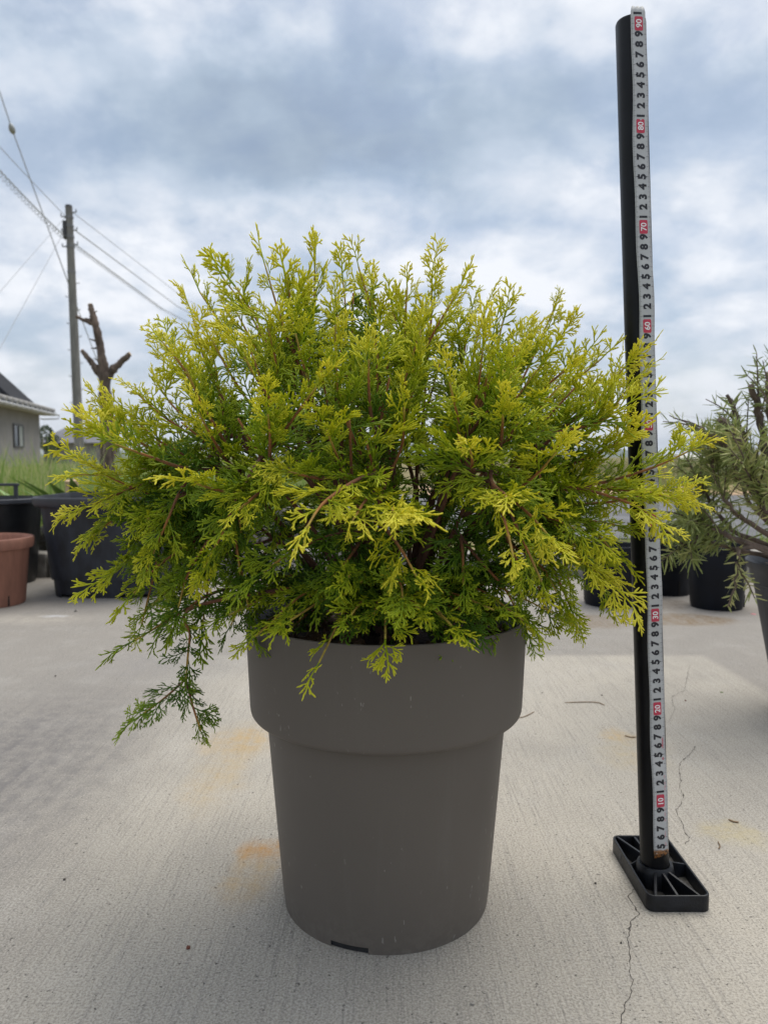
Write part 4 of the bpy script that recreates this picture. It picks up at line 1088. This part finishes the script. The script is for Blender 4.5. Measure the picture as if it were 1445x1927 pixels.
# low green growth lying over the rim of the planter
for k in range(42):
    x_ = 430 + 600 * (k + .5) / 42 + r.uniform(-14, 14); dy_ = -0.21 + 0.20 * abs((x_ - 724) / 290) ** 2 + r.uniform(0, .08)
    tip = at(x_, r.uniform(1085, 1180), PY + dy_); d = Vector((tip.x - PX, tip.y - PY, 0)).normalized()
    add_branch(tip, gold=r.uniform(.16, .62), nsp=6, size=r.uniform(.6, .85), droop=r.choice((2, 3, 4)), start=r.uniform(.1, .3), fol=.7, thick=.6)
# the long shoot that hangs off the left side
JN = at(350, 1278, PY - .15)
add_branch(JN, gold=.40, nsp=5, size=.62, droop=2, mids=[at(372, 1140, PY - .11), at(358, 1200, PY - .13)], start=.25, fol=.40)
add_branch(at(270, 1343, PY - .17), gold=.62, nsp=6, size=.60, droop=2, mids=[at(312, 1312, PY - .16)], a_pos=JN, fol=.9, thick=.5)
add_branch(at(378, 1375, PY - .15), gold=.58, nsp=6, size=.56, droop=2, mids=[at(362, 1325, PY - .15)], a_pos=JN, fol=.9, thick=.5)
add_branch(at(255, 1205, PY - .12), gold=.62, nsp=7, size=.8, droop=2, mids=[at(420, 1110, PY - .08), at(345, 1150, PY - .11)], start=.3, fol=.6)

# the rest of the crown
NF = 62
for k in range(NF):
    z = 1 - (k + .5) / NF * 1.30; az = k * 2.39996323 + .4
    h = math.sqrt(max(0, 1 - z * z)); d = Vector((h * math.cos(az), h * math.sin(az), z)); d = (d + Vector((r.uniform(-1, 1), r.uniform(-1, 1), r.uniform(-1, 1))) * .06).normalized()
    tip = CEN + d * (crown_r(d) * r.uniform(0.82, 1.0) - 0.028)
    front = max(0, -d.y)
    if front > .55 and abs(d.z) < .5 and k % 5: continue
    if tip.z < 0.33 and front > .35: tip.z = r.uniform(0.335, 0.37)
    if tip.z < 0.25: tip.z = r.uniform(.25, .30)
    add_branch(tip, gold=(r.uniform(.66, .96) if d.z > -.05 else r.uniform(.35, .65)) * (1 - .35 * front), nsp=6, size=1.0)

# sprays: the 300 that show largest are parts of their branches, the rest is one inner mass
inner = TubeSet()


def inner_add(Mx, p, si, scl, g):
    V, Q, G = SPR[si][1]; R = np.array(Mx) * scl
    inner.V.append(V @ R.T + np.array(p - SB)); inner.Q.append(Q + inner.n); inner.n += len(V); inner.G.append(G); inner_g.append((len(V), g))


inner_g = []
def score(it):
    Mx, p, si, scl, g, br, tip = it; out = (p - CEN); R = crown_r(out.normalized()); dist = (p - cam_v).length
    face = -out.normalized().y; rim = math.hypot(out.x, out.z) / 0.30
    return scl / dist * (0.35 + 0.65 * min(1.2, out.length / R)) * (1 + 0.8 * face + 0.5 * max(0, rim - .6))


order = sorted(range(len(placed)), key=lambda i: -score(placed[i]))
for n_, i in enumerate(order):
    Mx, p, si, scl, g, br, tip = placed[i]
    if n_ < 300:
        o = put('foliage_spray', SPR[si][2], None, br); m4 = (Mx * scl).to_4x4(); m4.translation = p - SB; o.matrix_basis = m4
        o.color = (g, g, g, 1)
    else: inner_add(Mx, p, si, scl, g)
# older green sprays deep inside, along the stems
for k in range(260):
    path, d = stems[r.randrange(NS)]; t = r.uniform(.22, 1.0); i = min(int(t * 18), 17); p = path[i].lerp(path[i + 1], t * 18 - i)
    tg = (path[i + 1] - path[i]).normalized(); dr = (tg * .6 + Vector((r.gauss(0, 1), r.gauss(0, 1), r.gauss(0, .8)))).normalized()
    Mx = spray_frame(dr, Vector((r.gauss(0, .4), r.gauss(0, .4), 1)).normalized(), r.gauss(0, .5))
    inner_add(Mx, p, pick(4), r.uniform(.75, 1.15), r.uniform(.12, .40) * (1.5 if p.z > .43 else 1))
iv, iq, ig = inner.arrays()
gg = np.concatenate([np.full(n_, g, float) for n_, g in inner_g])
io = put('inner_foliage', mesh_q('inner_foliage', iv, iq, True, (ig * 0.62 + 0.38) * gg), None, shrub)
io.data.materials.append(M['foliage']); io['kind'] = 'stuff'; io['label'] = 'older greener sprays deep inside the shrub'
io.data.attributes['gold'].data.foreach_set('value', (((ig * 0.62 + 0.38) * gg - 0.38) / 0.62).astype(np.float32)); io.color = (1, 1, 1, 1)

# ------------------------------------------------------------------ measuring pole
PB = Vector((0.2962, 0.810, 0.0))
ax = Vector((-0.0487, 0.0115, 0)); ax.z = math.sqrt(1 - ax.x ** 2 - ax.y ** 2)
mp = thing('measuring_pole', PB, 'black pipe on a ribbed foot with a measuring tape, right of the shrub', 'measuring pole')
RP = 0.0150
MB().tube([ax * s for s in (0.006, 0.2, 0.4, 0.6, 0.8, 0.9085, 0.911)], [RP] * 6 + [RP * .93], 40).obj('pipe', M['pipe'] if 'pipe' in M else mat('pipe', (0.005, 0.0055, 0.007), 0.38, 0.25, 30, spec=0.22), mp, smooth=True, sharp=40)
Fv = Vector((-PB.x, -PB.y, 0)).normalized(); Rv = Vector((-Fv.y, Fv.x, 0)); Rv = Rv if Rv.x > 0 else -Rv
al = math.radians(29); nv = (Fv * math.cos(al) + Rv * math.sin(al)); nv = (nv - ax * nv.dot(ax)).normalized(); tv = ax.cross(nv).normalized()
if tv.x < 0: tv = -tv
TW = 0.0166
# local frame of the tape: x across, y along the normal, z along the pole
tape = bpy.data.objects.new('measuring_tape', None)
bpy.data.objects.remove(tape)
def wav(s): return 0.0006 * math.sin(s * 23) * (0.3 + s) + 0.0004 * math.sin(s * 61 + 1)
def tsurf(x, s, lift=0.0): return Vector((x + wav(s), 0.0006 + lift - 26.0 * x * x * 0.35 + 0.5 * wav(s), s))


nS = 180; vs, fs = [], []
for i in range(nS + 1):
    s = 0.0370 + (0.9165 - 0.0370) * i / nS
    for j in range(9):
        u = j / 8 - .5; x = u * TW; ss = s
        if s > 0.9125: x *= 0.78; x -= .0008
        elif s > 0.9055 and u > 0: x *= 0.86
        if i == 0: ss += 0.004 * (u + .5) + 0.0006 * math.sin(j * 3)
        if i == nS: ss += 0.0008 * math.sin(j * 2.1)
        vs.append(tsurf(x, ss))
n9 = 9
for i in range(nS):
    for j in range(8): fs.append((i * n9 + j, i * n9 + j + 1, (i + 1) * n9 + j + 1, (i + 1) * n9 + j))
tape = MB().add(vs, fs).obj('measuring_tape', M['tape'], mp, smooth=True)
sol = tape.modifiers.new('thickness', 'SOLIDIFY'); sol.thickness = 0.0003; sol.offset = -1
Mt = Matrix((tv, nv, ax)).transposed().to_4x4(); Mt.translation = nv * (RP + 0.0003); tape.matrix_basis = Mt
tape['label'] = 'silver measuring tape with black and red numerals, rusted at its lower end'

# graduations
gv, gf = [], []
def tick(x0, x1, s, w):
    o = len(gv); gv.extend([tsurf(x0, s - w, .00045), tsurf(x1, s - w, .00045), tsurf(x1, s + w, .00045), tsurf(x0, s + w, .00045)]); gf.append((o, o + 1, o + 2, o + 3))


for mm in range(46, 915):
    s = mm / 1000; L = 0.0027 if mm % 10 == 0 else 0.0020 if mm % 5 == 0 else 0.0014
    e = TW / 2 - .0002
    if s > .9055: continue
    wt = 0.00016 if mm % 10 == 0 else 0.00012 if mm % 5 == 0 else 0.00007; tick(e - L, e, s, wt); tick(-e, -e + L, s, wt)
MB().add(gv, gf).obj('graduation_marks', mat('tick_ink', (0.07, 0.07, 0.075), .5), tape)['kind'] = 'stuff'

dg = None
font_cache = {}
def glyph_mesh(txt, size, bold):
    key_ = (txt, size)
    if key_ in font_cache: return font_cache[key_]
    cu = bpy.data.curves.new('numeral', 'FONT'); cu.body = txt; cu.size = size; cu.align_x = 'CENTER'; cu.align_y = 'CENTER'; cu.offset = bold; cu.resolution_u = 3; cu.fill_mode = 'FRONT'
    ob = bpy.data.objects.new('tmp', cu); C.objects.link(ob); bpy.context.view_layer.update()
    me = bpy.data.meshes.new_from_object(ob.evaluated_get(bpy.context.evaluated_depsgraph_get()))
    bpy.data.objects.remove(ob); bpy.data.curves.remove(cu)
    # centre it, turn it to read upwards on the tape: text x -> tape z, text y -> -tape x
    co = np.array([v.co[:] for v in me.vertices]); c = (co.max(0) + co.min(0)) / 2; co -= c
    out = np.stack([-co[:, 1], np.zeros(len(co)), co[:, 0]], 1)
    me.vertices.foreach_set('co', out.astype(np.float32).ravel()); me.update(); font_cache[key_] = me
    return me


def rbox(w, h, rad, n=4):
    pts = []
    for (sx_, sy_, a0) in ((1, 1, 0), (-1, 1, 90), (-1, -1, 180), (1, -1, 270)):
        for k in range(n + 1):
            a = math.radians(a0 + 90 * k / n); pts.append((sx_ * (w / 2 - rad) + rad * math.cos(a), 0, sy_ * (h / 2 - rad) + rad * math.sin(a)))
    return pts


rbm = MB(); pts = rbox(0.0088, 0.0138, 0.0014); rbm.add(pts, [tuple(range(len(pts)))]); rbme = rbm.mesh('red_box'); rbme.materials.append(M['red_ink'])
tri = MB().add([(0.0010, 0, 0), (-0.0005, 0, 0.0008), (-0.0005, 0, -0.0008)], [(0, 1, 2)]).mesh('arrow_mark'); tri.materials.append(M['ink'])
tri2 = MB().add([(-0.0010, 0, 0), (0.0005, 0, 0.0008), (0.0005, 0, -0.0008)], [(0, 2, 1)]).mesh('arrow_mark'); tri2.materials.append(M['ink'])
def stick(name, me, m, x, s, lift, parent=None):
    o = put(name, me, m, parent or tape); o.location = tsurf(x, s, lift); return o


for cmv in range(5, 92):
    s = cmv / 100; dgt = cmv % 10
    if dgt == 0:
        stick('red_box', rbme, None, -.0002, s, 0.0004)
        stick('numeral', glyph_mesh(str(cmv), 0.0084, 0.00016), M['tape_white'], -.0002, s, 0.0007)
    else:
        stick('numeral', glyph_mesh(str(dgt), 0.0110, 0.00058), M['ink'], -.0002 if s < .9 else -.0014, s, 0.0004)
        if dgt == 5:
            stick('arrow_mark', tri, None, TW / 2 - .0034, s, 0.0004); stick('arrow_mark', tri2, None, -TW / 2 + .0034, s, 0.0004)
# small red maker's print along the right edge
rv_, rf_ = [], []
rr2 = random.Random(4)
def pr(x, s, w, h):
    o = len(rv_); rv_.extend([tsurf(x - w, s - h, .0005), tsurf(x + w, s - h, .0005), tsurf(x + w, s + h, .0005), tsurf(x - w, s + h, .0005)]); rf_.append((o, o + 1, o + 2, o + 3))


s = 0.1570
while s < 0.1685:
    h = rr2.uniform(.0002, .0005); pr(0.0052, s, 0.0009 * rr2.uniform(.5, 1), h); pr(0.0052 + rr2.choice((-1, 1)) * .0006, s + .0006, 0.0002, .0006); s += 0.0013
for k in range(10):
    a = k * .628; pr(0.0049 + .0009 * math.cos(a), 0.1455 + .0011 * math.sin(a), .00028, .0003)
pr(.0049, .1455, .0004, .0003)
MB().add(rv_, rf_).obj('red_print', M['red_ink'], tape)['kind'] = 'stuff'
rv_, rf_ = [], []
for (s0, s1) in ((.0505, .0535), (.060, .066), (.077, .0805), (.083, .0915), (.112, .120), (.124, .1275)):
    s = s0
    while s < s1: pr(0.0052 + rr2.uniform(-.0004, .0004), s, rr2.uniform(.0003, .0009), rr2.uniform(.0001, .0003)); s += rr2.uniform(.0007, .0013)
MB().add(rv_, rf_).obj('red_print', M['pink_ink'], tape)['kind'] = 'stuff'

# ribbed black foot
c0 = ground(1218, 1717); c1 = ground(1338, 1717)
fx0, fx1, fy0 = c0.x, c1.x, c0.y; fy1 = fy0 + 0.128; FH = 0.0175
foot = bpy.data.objects.new('foot', None); bpy.data.objects.remove(foot)
def rrect(x0, x1, y0, y1, rad, n=5):
    out = []
    for (cx_, cy_, a0) in ((x1 - rad, y1 - rad, 0), (x0 + rad, y1 - rad, 90), (x0 + rad, y0 + rad, 180), (x1 - rad, y0 + rad, 270)):
        for k in range(n + 1): a = math.radians(a0 + 90 * k / n); out.append((cx_ + rad * math.cos(a), cy_ + rad * math.sin(a)))
    return out


def ring_wall(prof, name, parent):
    """prof: list of (inset, z)"""
    b = MB(); m = None; vs = []
    for ins_, z in prof:
        pts = rrect(fx0 + ins_, fx1 - ins_, fy0 + ins_, fy1 - ins_, max(0.0015, 0.0085 - ins_)); m = len(pts); vs += [(p[0] - PB.x, p[1] - PB.y, z) for p in pts]
    fs = [(i * m + j, i * m + (j + 1) % m, (i + 1) * m + (j + 1) % m, (i + 1) * m + j) for i in range(len(prof) - 1) for j in range(m)]
    return b.add(vs, fs).obj(name, M['foot'], parent, smooth=True, sharp=35)


M['foot'] = mat('foot', (0.007, 0.008, 0.011), 0.42, 0.5, 60, 0.25, 400, spec=0.35)
foot = ring_wall([(0.0, 0.0005), (0.0, FH - .0012), (0.0004, FH - .0003), (0.0012, FH), (0.0022, FH - .0003), (0.0028, FH - .0014), (0.0034, 0.0025), (0.0034, 0.0005)], 'foot', mp)
M['foot_dust'] = mat('foot_dust', (0.06, 0.056, 0.05), 0.8, 0.6, 120, 0.3, 300)
pts = rrect(fx0 + .003, fx1 - .003, fy0 + .003, fy1 - .003, 0.006)
MB().add([(p[0] - PB.x, p[1] - PB.y, 0.0032) for p in pts], [tuple(range(len(pts)))]).obj('foot_floor', M['foot_dust'], foot)
pcx, pcy = ax.x * .015, ax.y * .015
b = MB(); b.lathe([(0.0215, 0.003), (0.0200, FH), (0.0186, FH + .0065), (0.0176, FH + .0075), (0.0154, FH + .0068), (0.0152, 0.004)], 40, c=(pcx, pcy, 0)); b.obj('socket', M['foot'], foot, smooth=True, sharp=45)
ends = [(0.10, 0), (0.48, 0), (0.86, 0), (0.0, .50), (1.0, .50), (0.06, 1), (0.40, 1), (0.90, 1)]
for (u, v) in ends:
    ex, ey = fx0 + .003 + (fx1 - fx0 - .006) * u - PB.x, fy0 + .003 + (fy1 - fy0 - .006) * v - PB.y
    dv = Vector((ex - pcx, ey - pcy, 0)); st_ = Vector((pcx, pcy, 0)) + dv.normalized() * 0.0185
    b = MB(); side = Vector((-dv.y, dv.x, 0)).normalized(); w0, w1 = 0.0013, 0.0011
    e = Vector((ex, ey, 0)); vs = []
    for p, ht in ((st_, FH + .0050), (e, FH - .0008)):
        for s_, w_ in ((-1, w0), (1, w0)):
            vs += [p + side * s_ * w_ * 1.5 + Vector((0, 0, .003)), p + side * s_ * w_ + Vector((0, 0, ht))]
    b.add(vs, [(0, 1, 5, 4), (2, 6, 7, 3), (1, 3, 7, 5), (0, 4, 6, 2), (0, 2, 3, 1), (4, 5, 7, 6)]).obj('rib', M['foot'], foot, bevel=0.0004)
b = MB(); b.tube([(fx0 - PB.x + .0003, fy1 - PB.y - .036, .010), (fx0 - PB.x - .0005, fy1 - PB.y - .036, .010)], [0.0032, 0.0030], 16); b.obj('emblem', M['grey_plastic'], foot)

# ------------------------------------------------------------------ bits lying on the concrete
def litter_twig(pts, r0, label, m='twig'):
    g = [ground(x, y, 0.0012) for x, y in pts]; b0 = g[0].copy(); b0.z = 0
    t = tag(MB().tube([p - b0 for p in bez(g, 8)], [r0 * .6] + [r0] * 7 + [r0 * .5], 6).obj('twig', M[m], None, smooth=True, loc=b0), label, 'twig', 'bits lying on the concrete')


litter_twig([(1062, 1322), (1100, 1321), (1125, 1322), (1137, 1327)], 0.0009, 'long thin dry twig lying between the planter and the pole')
litter_twig([(976, 1351), (990, 1347), (1005, 1339)], 0.0007, 'short reddish twig touching the right side of the planter')
litter_twig([(1175, 1384), (1186, 1387), (1196, 1387)], 0.0010, 'short orange brown twig beside the black pipe')
litter_twig([(1370, 1542), (1380, 1546), (1389, 1547)], 0.0010, 'short dark twig right of the ribbed foot')
litter_twig([(1350, 1583), (1354, 1592), (1351, 1597)], 0.0007, 'tiny curled dark stem near the yellow stain')
def bit(px_, py_, s, label, m, name='pebble', cat='pebble', flat=1.0):
    g = ground(px_, py_); me = rock(int(px_ * 7 + py_)); o = put(name, me, M[m]); o.scale = (s, s, s * flat); o.location = (g.x, g.y, s * .5 * flat); o.rotation_euler[2] = px_
    tag(o, label, cat, 'bits lying on the concrete')


bit(889, 1890, 0.0019, 'pale pebble in front of the planter at the bottom', 'pebble')
bit(355, 1785, 0.0022, 'reddish brown pebble left of the planter base', 'pebble_red')
bit(1289, 1319, 0.0018, 'small dark red crumb right of the tape', 'pebble_red')
bit(547, 1754, 0.0016, 'tiny pale pebble touching the planter base', 'pebble')
bit(1132, 1309, 0.0016, 'tiny dark crumb near the long twig', 'crack')
bit(1020, 1304, 0.0013, 'tiny dark crumb right of the planter collar', 'crack')
bit(1357, 1303, 0.0035, 'small green leaf scrap on the pale concrete', 'leaf_bit', 'leaf_scrap', 'leaf', 0.3)
bit(1417, 1156, 0.0075, 'pink petal lying near the dark grey pot', 'petal', 'petal', 'petal', 0.2)
bit(1120, 1663, 0.0014, 'tiny dark crumb left of the ribbed foot', 'crack')
bit(1168, 1775, 0.0012, 'tiny dark crumb beside the front crack', 'crack')
bit(143, 1151, 0.0045, 'dark stone in front of the square container', 'stone')
bit(122, 1656, 0.0016, 'tiny dark crumb on the left concrete', 'crack')
bit(105, 1273, 0.0022, 'tiny dark crumb at the far left', 'crack')

# ------------------------------------------------------------------ haze over the plain
hm = bpy.data.materials.new('haze'); hm.use_nodes = True; hm.node_tree.nodes.clear(); t = NT(hm.node_tree)
vol = t.n('ShaderNodeVolumePrincipled', {'Color': (0.80, 0.87, 0.95, 1), 'Density': 0.00014, 'Anisotropy': 0.0})
t.n('ShaderNodeOutputMaterial', {'Volume': vol.outputs[0]})
haze = MB().box((0, 1750, 54), (9400, 6700, 110.2)).obj('haze', hm); tag(haze, 'thin pale haze over the distant fields and hills', 'haze', kind='stuff')
